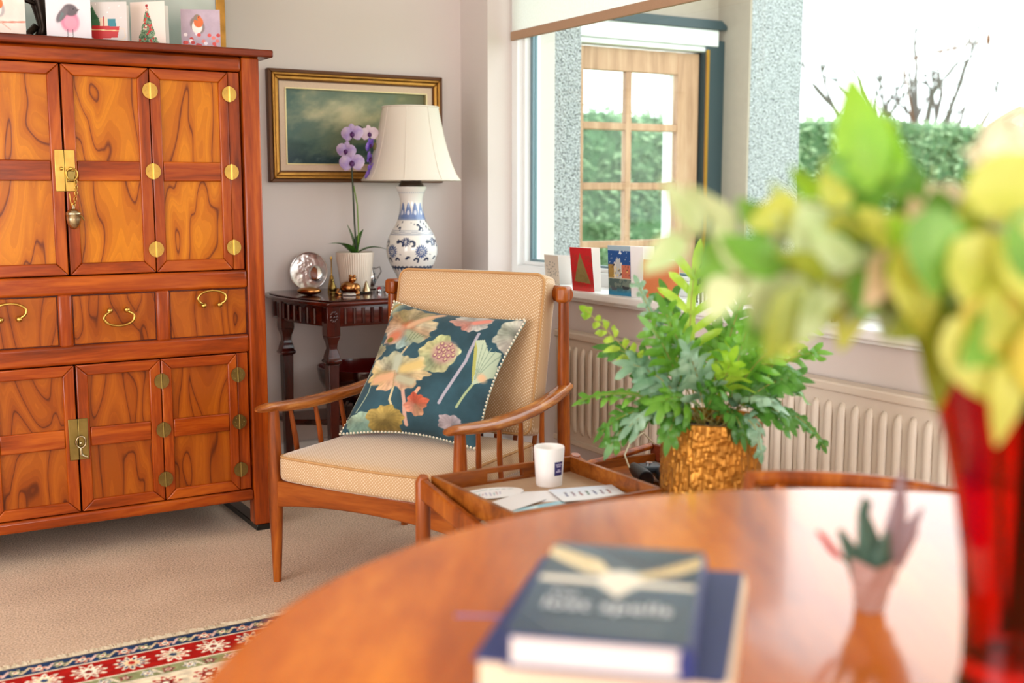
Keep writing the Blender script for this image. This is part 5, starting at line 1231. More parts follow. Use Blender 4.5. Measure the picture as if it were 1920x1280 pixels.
# ---- fern
fn = thing('fern', 'bushy green lobed fern growing from the gold planter', 'fern', (PLX, PLY, PLZ + .20))
FM = [leafmat('fern_new', '84b524', 'bfdc50', .35, 14, .45), leafmat('fern_mid', '4f8c2a', '82bc42', .3, 14, .35), leafmat('fern_blue', '5f8f6c', 'a3c4a8', .28, 14, .25), leafmat('fern_deep', '386a28', '5f9a3a', .3, 14, .3)]
M['petiole'] = plain('fern_petiole', '9a8a48', .6)
rf = random.Random(11)
def frond(base, tip, ctrl, nl, lL, lW, mat, t0=.28, up=None, leaflet=False):
    base, tip, ctrl = Vector(base), Vector(tip), Vector(ctrl)
    B = lambda t: base * (1 - t) ** 2 + ctrl * (2 * t * (1 - t)) + tip * t ** 2
    D = lambda t: ((ctrl - base) * (2 * (1 - t)) + (tip - ctrl) * (2 * t)).normalized()
    g = bpy.data.objects.new('frond', None); COL.objects.link(g); g.parent = fn
    MB().tube([B(t) for t in np.linspace(0, .97, 14)], [.0022 - .0014 * t for t in np.linspace(0, 1, 14)], 5).build('petiole', M['petiole'], g, smooth=True)
    mb = MB(); upv = Vector(up) if up is not None else Vector((rf.gauss(0, .3) - .3, rf.gauss(0, .3) - .5, 1)).normalized()
    ts = np.linspace(t0, .96, 14)
    prev = None
    if not leaflet:
        for i, t in enumerate(ts):  # lamina along the midrib
            d = D(t); s_ = d.cross(upv).normalized(); w_ = lW * (.35 + .3 * math.sin(PI * i / 13)); n_ = s_.cross(d)
            row = [B(t) - s_ * w_ + n_ * .002, B(t), B(t) + s_ * w_ + n_ * .002]
            if prev: mb.add(prev + row, [(0, 1, 4, 3), (1, 2, 5, 4)])
            prev = row
    for i in range(nl):
        t = t0 + (.95 - t0) * (i + .5) / nl; env = math.sin(PI * min(1, (.22 + .78 * (i + .5) / nl) ** .8)) ** .6 if i < nl - 1 else .7
        for sg in (-1, 1):
            d = D(t); s_ = d.cross(upv).normalized() * sg; n_ = d.cross(s_) * sg
            L_ = lL * env * rf.uniform(.8, 1.15); dirv = (s_ * .75 + d * (.55 + .5 * i / nl) + n_ * rf.uniform(-.35, .25)).normalized(); side = dirv.cross(n_).normalized()
            p0 = B(min(1, t + rf.uniform(-.015, .015)))
            if leaflet: p0 = p0 + dirv * .006
            K = 7; rows = []; ph = rf.uniform(0, 6)
            for k in range(K):
                q_ = k / (K - 1); w2 = lW * (.62 + .5 * math.sin(PI * q_ * .9)) * (1 if q_ < .8 else math.sqrt(max(0, 1 - ((q_ - .8) / .2) ** 2)) * .98 + .02)
                if leaflet: w2 = lW * (math.sin(PI * min(1, q_ * .9 + .08)) ** .8 + .03)
                c_ = p0 + dirv * (L_ * q_) - Vector((0, 0, 1)) * (L_ * .22 * q_ * q_) + n_ * (.006 * math.sin(ph + q_ * 6))
                rows += [c_ - side * (w2 * .5) + n_ * (w2 * .12), c_, c_ + side * (w2 * .5) + n_ * (w2 * .12)]
            mb.add(rows, [f for k in range(K - 1) for f in ((k * 3, k * 3 + 1, k * 3 + 4, k * 3 + 3), (k * 3 + 1, k * 3 + 2, k * 3 + 5, k * 3 + 4))])
    d = D(.97); s_ = d.cross(upv).normalized(); p0 = B(.94); rows = []; L_ = lL * .75
    for k in range(7):
        q_ = k / 6; w2 = lW * 1.0 * (.7 + .5 * math.sin(PI * q_)) * math.sqrt(max(0, 1 - q_ ** 3)); c_ = p0 + d * (L_ * q_) - Vector((0, 0, 1)) * (L_ * .15 * q_ * q_); rows += [c_ - s_ * w2 * .5, c_, c_ + s_ * w2 * .5 + Vector((0, 0, .0005))]
    mb.add(rows, [f for k in range(6) for f in ((k * 3, k * 3 + 1, k * 3 + 4, k * 3 + 3), (k * 3 + 1, k * 3 + 2, k * 3 + 5, k * 3 + 4))])
    mb.build('blade', mat, g, smooth=True, ang=0)
def fw(x, y, z): return Vector((x - PLX, y - PLY, z - PLZ - .20))
rt_ = Vector((math.cos(math.radians(31)), -math.sin(math.radians(31)), 0)); fd_ = Vector((math.sin(math.radians(31)), math.cos(math.radians(31)), 0))
def fp(px, py, dd=0.0):
    """offsets in the plane facing the room: 1 unit of px = 1 cm right, 1 cm up; dd depth in cm"""
    return rt_ * (px / 100) + Vector((0, 0, 1)) * (py / 100) + fd_ * (dd / 100)
FR = [  # tip(right,up,depth), control, lobes, lobe length, lobe width, material
    ((-31.5, 31, 2), (-15, 16, 0), 7, .036, .017, 0, True), ((-18, 37, 4), (-14, 26, 0), 8, .040, .016, 2, False), ((-4, 41, 3), (-7, 22, 2), 6, .115, .026, 0, False), ((-12, 30, -4), (-8, 20, -2), 6, .095, .024, 1, False),
    ((15, 29, 2), (8, 20, 0), 6, .085, .020, 0, False), ((26, 20, 0), (12, 20, -2), 7, .055, .020, 1, False), ((27, -3.5, -3), (17, 14, -4), 8, .030, .018, 3, False), ((-32, 8, 0), (-16, 15, -3), 7, .045, .020, 1, False),
    ((-25, -3, -4), (-16, 15, -5), 6, .052, .022, 3, False), ((-12, 1, -12), (-9, 14, -9), 6, .055, .022, 3, False), ((5, 2, -13), (3, 14, -11), 6, .050, .020, 3, False), ((9.5, -3, -12), (8, 13, -12), 6, .034, .018, 2, False),
    ((7, 26, -4), (4, 16, -4), 7, .075, .024, 1, False), ((3, 24, 10), (2, 18, 6), 7, .08, .024, 1, False), ((-8, 22, -12), (-4, 16, -8), 7, .075, .026, 2, False), ((-20, 18, -6), (-11, 16, -6), 7, .07, .026, 2, False),
    ((18, 15, -8), (10, 16, -8), 7, .065, .024, 3, False), ((21, 22, 8), (10, 18, 6), 7, .07, .024, 2, False), ((-24, 20, 8), (-12, 18, 6), 7, .07, .024, 3, False), ((-14, 10, -12), (-8, 14, -10), 7, .065, .024, 1, False),
    ((12, 10, -13), (6, 14, -10), 7, .06, .024, 2, False), ((-2, 14, -15), (0, 14, -10), 7, .065, .024, 3, False), ((22, 9, 3), (14, 15, 2), 7, .055, .022, 1, False), ((-27, 1, -4), (-17, 13, -6), 7, .05, .022, 3, False),
    ((9, 33, 9), (4, 22, 6), 6, .08, .024, 1, False), ((-10, 33, 10), (-6, 22, 6), 6, .08, .024, 3, False), ((17, 4, -8), (11, 13, -9), 6, .05, .022, 3, False), ((-21, 3, -8), (-12, 14, -9), 6, .055, .024, 2, False), ((2, 20, -12), (1, 14, -8), 6, .08, .024, 0, False), ((-16, 27, -8), (-9, 19, -4), 6, .08, .022, 1, False), ((24, 27, 5), (12, 20, 3), 6, .07, .022, 0, False), ((12, 22, -8), (6, 16, -6), 6, .08, .022, 1, False)]
for i, (tp, ct, nl, lL, lW, mi, lf) in enumerate(FR):
    a_ = rf.uniform(0, 6.28); frond(Vector((.05 * math.cos(a_), .05 * math.sin(a_), .01)), fp(*tp), fp(*ct), nl, lL * 1.12, lW * (1 if lf else .72), FM[mi], up=(-.4, -.65, .65) if tp[1] > 12 else None, leaflet=lf, t0=.5 if lf else .3)

# ---------------------------------------------------------------- things on the window sill
SZ = .8182
def dots(p, a):
    p.c[:] = hx('d9c8b4'); r_ = random.Random(6)
    for k in range(42): p.ell(r_.gauss(.5 * a, .2 * a), r_.gauss(.5, .2), .022, .022, r_.choice(['3a3530', '6a5f52', '2a2622', '8a7a62']))
def redtree(p, a): p.c[:] = hx('c4262a'); p.poly([(.12 * a, .22), (.86 * a, .18), (.45 * a, .88)], '8c7a4a'); n = fbm(p.X * 20, p.Y * 20, 3); p.mix(((n > .55) & (p.Y < .85)) * .25, '6a5a30'); p.mix(np.clip((.14 - p.Y) * 8, 0, .6), 'e0605c')
def village(p, a):
    p.c[:] = hx('24508c'); k = a * .64; p.mix(((p.Y > .9)) * 1.0, '9fb6c4'); n = fbm(p.X * 14, p.Y * 14, 9)
    r_ = random.Random(8)
    for x0, x1, y1, c_ in ((0.02, .28, .62, 'a98a4a'), (.26, .62, .66, 'd9d6cc'), (.6, .98, .62, 'c9745c'), (.34, .56, .74, 'c0c4c4')): p.poly([(x0 * k, .34), (x1 * k, .34), (x1 * k, y1), (x0 * k, y1)], c_)
    for i in range(26): x, y = r_.uniform(.06, .94) * k, r_.uniform(.38, .6); p.poly([(x - .012, y), (x + .012, y), (x + .012, y + .04), (x - .012, y + .04)], r_.choice(['3a3a44', 'e9d27a', '4a3a3a']))
    p.mix((p.Y < .35) * .9, '566a62'); p.mix(((p.Y < .35) & (n > .5)) * .7, '8a9688'); p.mix((np.abs(p.Y - .345) < .012) * 1.0, 'd6d2b8'); p.mix(np.clip((.16 - p.Y) * 9, 0, 1) * .9, '2f86b4')
    p.poly([(.1 * k, .17), (.4 * k, .15), (.34 * k, .1), (.16 * k, .1)], '5a5f66'); p.poly([(.6 * k, .2), (.95 * k, .18), (.88 * k, .12), (.66 * k, .12)], '3a4046')
    p.poly([(.48 * k, .84), (.62 * k, .84), (.55 * k, .93)], 'e6ecf0')
    for i in range(20): p.ell(r_.uniform(0, 1) * k, r_.uniform(.65, .9), .008, .008, 'd6e0ea')
    p.mix((p.X > k) * 1.0, 'f0eff0')
D2R = math.radians
card('sill_card', 'small beige card with scattered dark dots on the window sill', (2.560, 3.985, SZ), .130, .120, D2R(-97), D2R(-70), dots, 'cards on window sill', lean=-.08)
card('sill_card', 'red card with a gold fir tree standing open on the sill', (2.462, 3.640, SZ), .118, .168, D2R(-80), D2R(-58), redtree, 'cards on window sill', lean=-.12)
card('sill_card', 'white card with a blue harbour village picture on the sill', (2.478, 3.425, SZ), .185, .182, D2R(-83), D2R(-62), village, 'cards on window sill', lean=-.05)
def orange(p, a): p.c[:] = hx('c4703a'); p.mix(fbm(p.X * 3, p.Y * 3, 2) * .4, 'a85a2c')
card('sill_card', 'plain orange card standing open behind the fern', (2.475, 3.215, SZ), .135, .140, D2R(-60), D2R(-20), orange, 'cards on window sill')
def animal(name, label, loc, rz, s_, mat, antlers=False):
    root = thing(name, label, 'figurine', loc, rz); mb = MB(); S = lambda *q: tuple(v * s_ for v in q)
    mb.tube([S(-.52, 0, .98), S(-.42, 0, 1.02), S(0, 0, .96), S(.38, 0, 1.02), S(.50, 0, 1.06)], [.08 * s_, .19 * s_, .185 * s_, .20 * s_, .10 * s_], 14, sx=.8)
    mb.tube([S(.36, 0, 1.05), S(.55, 0, 1.3), S(.66, 0, 1.52)], [.16 * s_, .11 * s_, .085 * s_], 12, sx=.7)
    mb.tube([S(.60, 0, 1.56), S(.74, 0, 1.52), S(.92, 0, 1.40), S(.96, 0, 1.37)], [.07 * s_, .09 * s_, .055 * s_, .03 * s_], 10, sx=.8)
    for x, y, bk in ((.38, .10, 0), (.44, -.10, 0), (-.44, .10, 1), (-.38, -.10, 1)):
        if bk: mb.tube([S(x, y, .95), S(x + .06, y, .68), S(x - .08, y, .42), S(x - .04, y, .08), S(x, y, 0)], [.13 * s_, .085 * s_, .05 * s_, .035 * s_, .05 * s_], 8)
        else: mb.tube([S(x, y, .95), S(x + .02, y, .68), S(x + .03, y, .42), S(x, y, .08), S(x + .03, y, 0)], [.10 * s_, .07 * s_, .048 * s_, .034 * s_, .05 * s_], 8)
    mb.build('body', mat, root, smooth=True, ang=0)
    mb = MB()
    for y in (-.05, .05): mb.tube([S(.62, y, 1.58), S(.60, y * 1.6, 1.70)], [.03 * s_, .008 * s_], 6)
    mb.build('ears', mat, root, smooth=True)
    mb = MB(); mb.tube([S(-.52, 0, 1.0), S(-.66, 0, .9), S(-.68, 0, .55 if not antlers else .8)], [.03 * s_, .05 * s_, .015 * s_], 8); mb.build('tail', mat, root, smooth=True)
    if antlers:
        for y in (-1, 1):
            mb = MB(); mb.tube([S(.60, y * .04, 1.6), S(.52, y * .18, 1.85), S(.60, y * .28, 2.15)], [.025 * s_, .02 * s_, .01 * s_], 6); mb.tube([S(.53, y * .17, 1.83), S(.70, y * .2, 2.0)], [.02 * s_, .008 * s_], 6); mb.tube([S(.56, y * .22, 1.98), S(.45, y * .3, 2.15)], [.018 * s_, .008 * s_], 6); mb.build('antler', mat, root, smooth=True)
animal('reindeer_figurine', 'dark brown reindeer figurine behind the fern on the sill', (2.55, 2.99, SZ), D2R(-120), .075, M['darkbronze'], True)
animal('horse_figurine', 'bronze horse figurine on the sill, legs showing under the leaves', (2.515, 2.385, SZ), D2R(-95), .075, plain('brown_bronze', '6a4630', .4, .5))
wo = thing('wire_ornament', 'thin white wire loop ornament on the sill behind the fern', 'ornament', (2.52, 2.80, SZ))
MB().tube([(0, .02, 0), (0, .025, .05), (0, .005, .10), (0, -.02, .05), (0, -.018, 0)], .003, 6).build('wire', M['white'], wo, smooth=True); MB().lathe([(.03, 0), (.03, .004), (0, .005)], 16).build('base', M['white'], wo)
# ---------------------------------------------------------------- round dining table
DTX, DTY, DTR, DTZ = .878, .589, .738, .75
M['table'] = wood('dining_table_wood', '96400a', 'c26410', 'e68a22', (2.6, .5, 2), 2.6, .16, .5)
dt = thing('dining_table', 'round polished orange brown dining table in the foreground', 'dining table', (DTX, DTY, 0))
nseg = 96; rim_ = [(DTR * math.cos(2 * PI * k / nseg), DTR * math.sin(2 * PI * k / nseg)) for k in range(nseg)]
o = MB().prism(rim_, DTZ - .024, DTZ).build('table_top', M['table'], dt, bevel=.007, segs=3); o.rotation_euler = (0, 0, math.radians(-35))
MB().lathe([(.56, DTZ - .09), (.56, DTZ - .024)], 64).build('apron', M['table'], dt, smooth=True)
MB().lathe([(.0, .03), (.10, .03), (.12, .08), (.07, .16), (.055, .3), (.075, .45), (.065, .58), (.11, DTZ - .09), (0, DTZ - .089)], 32).build('pedestal', M['teak'], dt, smooth=True)
for k in range(4):
    t = k * PI / 2 + .6; MB().tube([(.08 * math.cos(t), .08 * math.sin(t), .12), (.25 * math.cos(t), .25 * math.sin(t), .09), (.44 * math.cos(t), .44 * math.sin(t), .036)], [.035, .03, .022], 10).build('foot', M['teak'], dt, smooth=True)

# ---- dining chair tucked behind the table
dcd = Vector((.545, .838, 0)); dang = math.atan2(dcd.y, dcd.x) - PI / 2
dc = thing('dining_chair', 'dining chair pushed under the table, curved top rail just showing', 'chair', (1.352, 1.190, 0), math.radians(-64.5))
def rail_pts(n=15): return [(x, .125 + .07 * (1 - (x / .235) ** 2), .697 + .006 * math.cos(x * 6)) for x in np.linspace(-.235, .235, n)]
q = [(-.228, .075, .672)] + rail_pts() + [(.228, .075, .672)]
MB().tube(q, [.006] + [.0155] * 15 + [.006], 12, sx=.9, sy=1.0).build('top_rail', M['teak'], dc, smooth=True)
MB().rbox((.215, .205, .022), .015, 6, (0, -.08, .45), (0, 0, .008)).build('seat', plain('chair_seat_leather', '4a2c1c', .5), dc, smooth=True, ang=0, merge=True)
for x in (-.19, .19):
    MB().tube([(x, -.24, 0), (x, -.24, .43)], [.012, .018], 10).build('leg', M['teak'], dc, smooth=True)
    MB().tube([(x, .13, 0), (x, .11, .43), (x, .15, .69)], [.013, .018, .014], 10).build('leg', M['teak'], dc, smooth=True)
MB().box((-.19, -.25, .385), (.19, -.23, .43)).build('seat_rail', M['teak'], dc); MB().box((-.19, .10, .385), (.19, .12, .43)).build('seat_rail', M['teak'], dc)

# ---- books
def txt(s_, name, size, mat, parent, loc, align='CENTER', sx=1.0):
    cu = bpy.data.curves.new(name, 'FONT'); cu.body = s_; cu.size = size; cu.align_x = align; cu.extrude = .0001
    ob = bpy.data.objects.new(name + '_tmp', cu); COL.objects.link(ob)
    dg = bpy.context.evaluated_depsgraph_get(); me = bpy.data.meshes.new_from_object(ob.evaluated_get(dg)); bpy.data.objects.remove(ob)
    me.materials.clear(); me.materials.append(mat); o_ = bpy.data.objects.new(name, me); COL.objects.link(o_); o_.parent = parent; o_.location = loc; o_.scale = (sx, 1, 1); return o_
M['navy'] = plain('navy_cloth', '26336e', .5, noise=.08, nscale=80); M['pages'] = plain('page_block', 'ead6b8', .8, noise=.06, nscale=300); M['pages2'] = plain('white_pages', 'ded6d2', .8, noise=.05, nscale=300)
M['jacket'] = vcol('book_jacket', .22, .5, coat=.25)
M['ivory'] = plain('ivory_ink', 'eef2f6', .4)
def book(name, label, loc, rz, w, d, h, covermat, pagemat, art=None, spinemat=None):
    b = thing(name, label, 'book', loc, rz, 'books on the dining table'); cv = .003
    mb = MB(); mb.box((-w / 2, -d / 2, 0), (w / 2, d / 2, cv)); mb.box((-w / 2, -d / 2, h - cv), (w / 2, d / 2, h)); mb.build('cover', covermat, b, bevel=.0008)
    mb = MB(); mb.tube([(w / 2 - .002, -d / 2, h / 2), (w / 2 - .002, d / 2, h / 2)], h / 2, 20, sx=.42, sy=1.0); mb.build('spine', spinemat or covermat, b, smooth=True)
    MB().box((-w / 2 + .005, -d / 2 + .004, cv), (w / 2 - .004, d / 2 - .004, h - cv)).build('page_block', pagemat, b)
    if art:
        asp = w / d; n = 110; U_, V_ = np.meshgrid(np.linspace(0, asp, n), np.linspace(0, 1, int(n / asp))); pq = Paint(U_, V_, '24405c'); art(pq, asp)
        P_ = np.stack([U_ * d - w / 2, V_ * d - d / 2, np.full(U_.shape, h + .0004)], -1); grid_obj('jacket_print', P_, M['jacket'], b, pq.out(), smooth=False)
    return b
def owl(p, a):
    p.c[:] = hx('1f3c58'); p.c *= (.75 + .5 * fbm(p.X * 4, p.Y * 4, 7))[..., None]; c = a * .52
    p.mix(np.clip((p.Y - .85) * 3, 0, .6), '4a6a80')
    gold = 'f0dcae'; iv = 'f6efe0'
    p.poly([(c - .02, .62), (c - .10, .80), (c - .30, .95), (c - .35, .90), (c - .28, .80), (c - .14, .66)], gold); p.poly([(c + .02, .64), (c + .14, .74), (c + .28, .92), (c + .36, .96), (c + .34, .86), (c + .22, .70), (c + .06, .60)], 'e6cf9c')
    p.poly([(c - .30, .60), (c - .02, .60), (c + .28, .58), (c + .28, .53), (c + .05, .53), (c - .30, .54)], iv)
    p.ell(c, .58, .085, .12, iv, 0, .3); p.poly([(c - .06, .52), (c + .06, .52), (c + .01, .40)], iv)
    for k in range(9): p.line([(c - .2 + .045 * k, .115), (c - .172 + .045 * k, .115)], .014, '8a9298')
    for k in range(7): p.line([(c - .12 - .03 * k, .72 + .03 * k), (c - .15 - .03 * k, .80 + .025 * k)], .008, 'b9985c'); p.line([(c + .12 + .03 * k, .70 + .03 * k), (c + .14 + .03 * k, .76 + .03 * k)], .008, 'b9985c')
book('book', 'thick navy hardback with cream pages under the bird book', (.656, .880, DTZ), math.radians(-45), .226, .292, .034, M['navy'], M['pages'], spinemat=M['pages'])
tb = book('book', 'dark blue book with a flying bird cover, on top of the stack', (.634, .863, DTZ + .0342), math.radians(-43), .160, .264, .032, M['navy'], M['pages2'], owl)
txt('lost spells', 'title_lettering', .036, M['ivory'], tb, (0, -.062, .0326), sx=.86)
txt('The', 'title_lettering', .018, M['ivory'], tb, (-.045, -.030, .0326))
rb = thing('bookmark_ribbon', 'short lilac ribbon sticking out from between the books', 'bookmark', (.565, 1.02, DTZ))
MB().box((-.02, -.003, 0), (.045, .003, .0006)).build('ribbon', plain('lilac_ribbon', '8c78b8', .7), rb); rb.rotation_euler = (0, 0, math.radians(-35))

# ---- small paper ornament
tk = thing('folded_ornament', 'small pink folded cup ornament holding green and red sprigs', 'ornament', (.945, .818, DTZ), math.radians(-31))
M['pinkpaper'] = plain('pink_grey_paper', 'c9a9a4', .5); M['greyrose'] = plain('grey_rose_paper', '9a8288', .5); M['succ'] = plain('grey_green_leaf', '4a6a5a', .5, noise=.25, nscale=40)
mb = MB()
prf = [(.0155, 0), (.0165, .004), (.019, .02), (.024, .038), (.029, .052)]
vs = []; n = 7
for i, (r_, z) in enumerate(prf):
    for j in range(n):
        t = 2 * PI * j / n + .25 * i; ex = 1.0 + (.45 if (i >= 3 and j == 0) else 0); vs.append((r_ * ex * math.cos(t), r_ * math.sin(t), z + (.008 if (i == 4 and j % 2) else 0)))
fs = [tuple(range(n - 1, -1, -1))]
for i in range(len(prf) - 1):
    for j in range(n): fs.append((i * n + j, i * n + (j + 1) % n, (i + 1) * n + (j + 1) % n, (i + 1) * n + j))
mb.add(vs, fs).build('cup', M['pinkpaper'], tk); tk.children[0].modifiers.new('t', 'SOLIDIFY').thickness = .0015
MB().lathe([(0, .03), (.02, .032)], 7, cap=False).build('dark_filling', M['black'], tk)
def spike(path, rad, name, mat, sx=1.0, sy=.5): MB().tube(path, rad, 8, sx=sx, sy=sy, up=(0, 1, 0)).build(name, mat, tk, smooth=True)
spike([(.012, .004, .03), (.022, .004, .07), (.028, .004, .11), (.030, .004, .152)], [.016, .013, .009, .002], 'tall_blade', M['greyrose']); spike([(.022, .002, .05), (.04, .002, .085), (.047, .002, .104)], [.013, .010, .003], 'side_blade', M['greyrose']); spike([(.043, .002, .09), (.053, .002, .112)], [.005, .002], 'side_blade', M['greyrose'])
for path, rad in (([(0, 0, .03), (-.004, 0, .075), (-.012, 0, .108), (-.010, 0, .124)], [.014, .013, .006, .003]), ([(-.008, 0, .03), (-.022, 0, .062), (-.036, 0, .088)], [.012, .009, .003]), ([(-.01, 0, .10), (-.004, 0, .12)], [.005, .002]), ([(.004, -.008, .03), (.008, -.01, .06), (.012, -.01, .09)], [.012, .010, .003])): spike(path, rad, 'green_leaf', M['succ'])
spike([(-.035, 0, .058), (-.045, 0, .068), (-.053, 0, .08), (-.060, 0, .086)], [.0035, .004, .0035, .002], 'red_sprig', plain('red_sprig', 'c01a20', .4), 1, 1); spike([(-.012, 0, .04), (-.035, 0, .058)], [.0015, .0015], 'sprig_stem', M['succ'], 1, 1)

# ---- red glass vase
VX, VY = .878, .592
vz = thing('vase', 'tall flared ruby red glass vase at the right edge', 'vase', (VX, VY, DTZ))
def red_glass():
    m, nt, b = newmat('ruby_glass'); b.inputs['Base Color'].default_value = (.72, .010, .008, 1); b.inputs['Roughness'].default_value = .06; b.inputs['Transmission Weight'].default_value = 1.0; b.inputs['IOR'].default_value = 1.45
    tc = nd(nt, 'ShaderNodeTexCoord'); n = nd(nt, 'ShaderNodeTexNoise'); setin(n, Scale=14.0, Detail=2.0); nt.links.new(tc.outputs['Object'], n.inputs['Vector']); bump(nt, b, n.outputs['Fac'], .35, .01); return m
M['ruby'] = red_glass()
outp = [(.0, 0), (.050, .0), (.0515, .01), (.0475, .03), (.0480, .08), (.052, .13), (.060, .18), (.072, .235), (.088, .29), (.103, .33)]
inp = [(.099, .331), (.084, .29), (.068, .235), (.056, .18), (.047, .13), (.042, .08), (.036, .04), (.0, .034)]
MB().lathe(outp + inp, 48, cap=False).build('vase_body', M['ruby'], vz, smooth=True, ang=60)

# ---- foliage in the vase
LM = dict(bright=leafmat('leaf_bright', '86c41c', 'a8d838', .4, 20, .5), lime=leafmat('leaf_lime', 'c4cc44', 'e0e274', .4, 20, .5), yellow=leafmat('leaf_yellow', 'd2bc2c', 'e8dc62', .4, 20, .5), cream=leafmat('leaf_cream', 'eee6c2', 'f8f2e0', .5, 20, .35), sage=leafmat('leaf_sage', 'a4bc7c', 'cfdaa8', .45, 20, .35), olive=leafmat('leaf_olive', '7c8a20', '9eac34', .4, 20, .35), green=leafmat('leaf_green', '56902a', '82b642', .4, 20, .4), pinkish=leafmat('leaf_pinkish', 'd0a88a', 'd9c2a0', .5, 20, .35))
M['stem'] = plain('sprig_stem', '7a7a3c', .6)
rv = random.Random(21)
VO = Vector((VX, VY, DTZ))
def vp(r_, u_, d_): return rt_ * r_ + Vector((0, 0, u_)) + fd_ * d_     # right / up / depth metres from the vase foot
def sprig(name, label, tip, ctrl, n, L, W_, mats, spread=1.0, extra=()):
    root = thing(name, label, 'foliage', VO, 0, 'foliage arrangement in the red vase'); base = Vector((rv.uniform(-.015, .015), rv.uniform(-.015, .015), .06)); tip = vp(*tip); ctrl = vp(*ctrl)
    neck = Vector((rv.uniform(-.03, .03), rv.uniform(-.03, .03), .32))
    def B(t): return neck * (1 - t) ** 2 + ctrl * (2 * t * (1 - t)) + tip * t ** 2
    pts = [base, base.lerp(neck, .5)] + [B(t) for t in np.linspace(0, 1, 12)]
    MB().tube(pts, [.0028] * 2 + [.0028 - .0014 * i / 11 for i in range(12)], 6).build('stem', M['stem'], root, smooth=True)
    n = int(n * 1.7)
    for i in range(n):
        t = .25 + .75 * (i + .5) / n; d = (B(min(1, t + .02)) - B(t - .02)).normalized(); sgn = 1 if i % 2 else -1
        s_ = d.cross(Vector((-.5, -.85, .2))).normalized() * sgn; dv = (d * .55 + s_ * .8 * spread + Vector((rv.gauss(0, .25), rv.gauss(0, .25), rv.gauss(0, .25)))).normalized()
        l_ = L * rv.uniform(.75, 1.15); P_ = leaf_pts(l_, W_ * rv.uniform(.8, 1.15), rv.uniform(.05, .3), 9, 5, .18, wav=.05, seed=i)
        grid_obj('leaf', place(P_, B(t), dv, rv.uniform(-.5, .5), up=(-.5, -.8, .35)), LM[rv.choice(mats)], root)
    for e, l_, w_, mt, dv in extra: grid_obj('leaf', place(leaf_pts(l_, w_, .1, 12, 7, .12), vp(*e), dv, .0, up=(-.5, -.85, .1)), LM[mt], root)
    return root
upw = Vector((0, 0, 1))
sprig('leafy_sprig', 'sprig with one tall upright bright green leaf', (-.148, .48, .02), (-.10, .42, 0), 6, .055, .034, ['bright', 'green', 'lime'], .8, [((-.148, .45, .01), .098, .055, 'bright', -rt_ * .18 + upw)])
sprig('leafy_sprig', 'pale sage sprig reaching furthest left across the window', (-.298, .410, .06), (-.14, .42, .04), 10, .058, .036, ['sage', 'sage', 'sage', 'green'], 1.0)
sprig('leafy_sprig', 'sage sprig below the furthest left one', (-.265, .375, .02), (-.12, .40, 0), 9, .055, .038, ['sage', 'sage', 'green'], 1.0)
sprig('leafy_sprig', 'drooping sprig with one yellow green leaf pointing down', (-.20, .365, -.02), (-.11, .43, 0), 8, .05, .034, ['olive', 'sage', 'green'], .9, [((-.205, .375, -.02), .075, .042, 'olive', -rt_ * .45 - upw)])
sprig('leafy_sprig', 'short sprig with a hanging olive leaf over the vase rim', (-.105, .345, -.04), (-.07, .40, -.02), 5, .045, .032, ['olive', 'green', 'pinkish'], .7, [((-.105, .355, -.05), .085, .036, 'olive', rt_ * .04 - upw)])
sprig('leafy_sprig', 'green sprig arching between the pillar and the tall leaf', (-.20, .44, .05), (-.10, .43, .02), 8, .052, .036, ['green', 'bright', 'lime', 'sage'], 1.0)
sprig('leafy_sprig', 'yellow leaved sprig bowing over the front of the vase', (-.075, .345, -.10), (-.05, .42, -.06), 8, .07, .05, ['yellow', 'lime', 'lime', 'green'], 1.0, [((-0.115, 0.413, -.10), .10, .065, 'lime', rt_ * .6 - upw * .6), ((-0.110, 0.363, -.11), .09, .06, 'yellow', rt_ * .8 - upw * .45), ((-0.120, 0.353, -.11), .085, .055, 'lime', rt_ * .55 - upw * .7), ((-0.090, 0.413, -.12), .11, .075, 'lime', rt_ * .7 - upw * .3), ((-0.065, 0.353, -.125), .085, .06, 'yellow', rt_ * .4 - upw * .8), ((-0.080, 0.433, -.12), .09, .06, 'green', rt_ * .5 - upw * .6), ((-0.075, 0.328, -.12), .07, .03, 'lime', -rt_ * .1 - upw), ((-0.060, 0.388, -.13), .08, .06, 'cream', rt_ * .6 - upw * .5), ((-0.105, 0.448, -.09), .09, .06, 'lime', rt_ * .8 + upw * .1), ((-0.130, 0.438, -.09), .07, .05, 'green', -upw + rt_ * .1), ((-0.080, 0.388, -.11), .10, .065, 'lime', rt_ * .3 - upw), ((-0.135, 0.413, -.06), .08, .05, 'lime', rt_ * .2 - upw)])
sprig('leafy_sprig', 'lime sprig leaning out at the right edge of the picture', (-.02, .36, -.08), (-.02, .42, -.04), 7, .07, .05, ['lime', 'cream', 'yellow'], 1.0, [((-0.090, .345, -.09), .085, .055, 'cream', rt_ * .8 - upw * .15)])
sprig('leafy_sprig', 'green sprig standing behind the cream blossoms', (-.09, .43, .04), (-.05, .42, .02), 8, .058, .040, ['green', 'bright', 'cream', 'olive'], 1.0)
sprig('leafy_sprig', 'cream tipped sprig rising at the right above the vase', (-.02, .46, .0), (-.02, .42, .0), 8, .060, .042, ['cream', 'sage', 'green'], 1.0, [((-.06, .44, -.02), .085, .05, 'cream', rt_ * .6 + upw * .5)])
sprig('leafy_sprig', 'dense green sprig in the middle of the bouquet', (-.14, .40, -.03), (-.08, .41, -.02), 9, .05, .036, ['green', 'lime', 'bright', 'pinkish', 'olive'], 1.0)
sprig('leafy_sprig', 'lowest sage sprig drooping toward the fern', (-.225, .345, .03), (-.11, .40, .02), 9, .055, .038, ['sage', 'sage', 'lime', 'green'], 1.0)
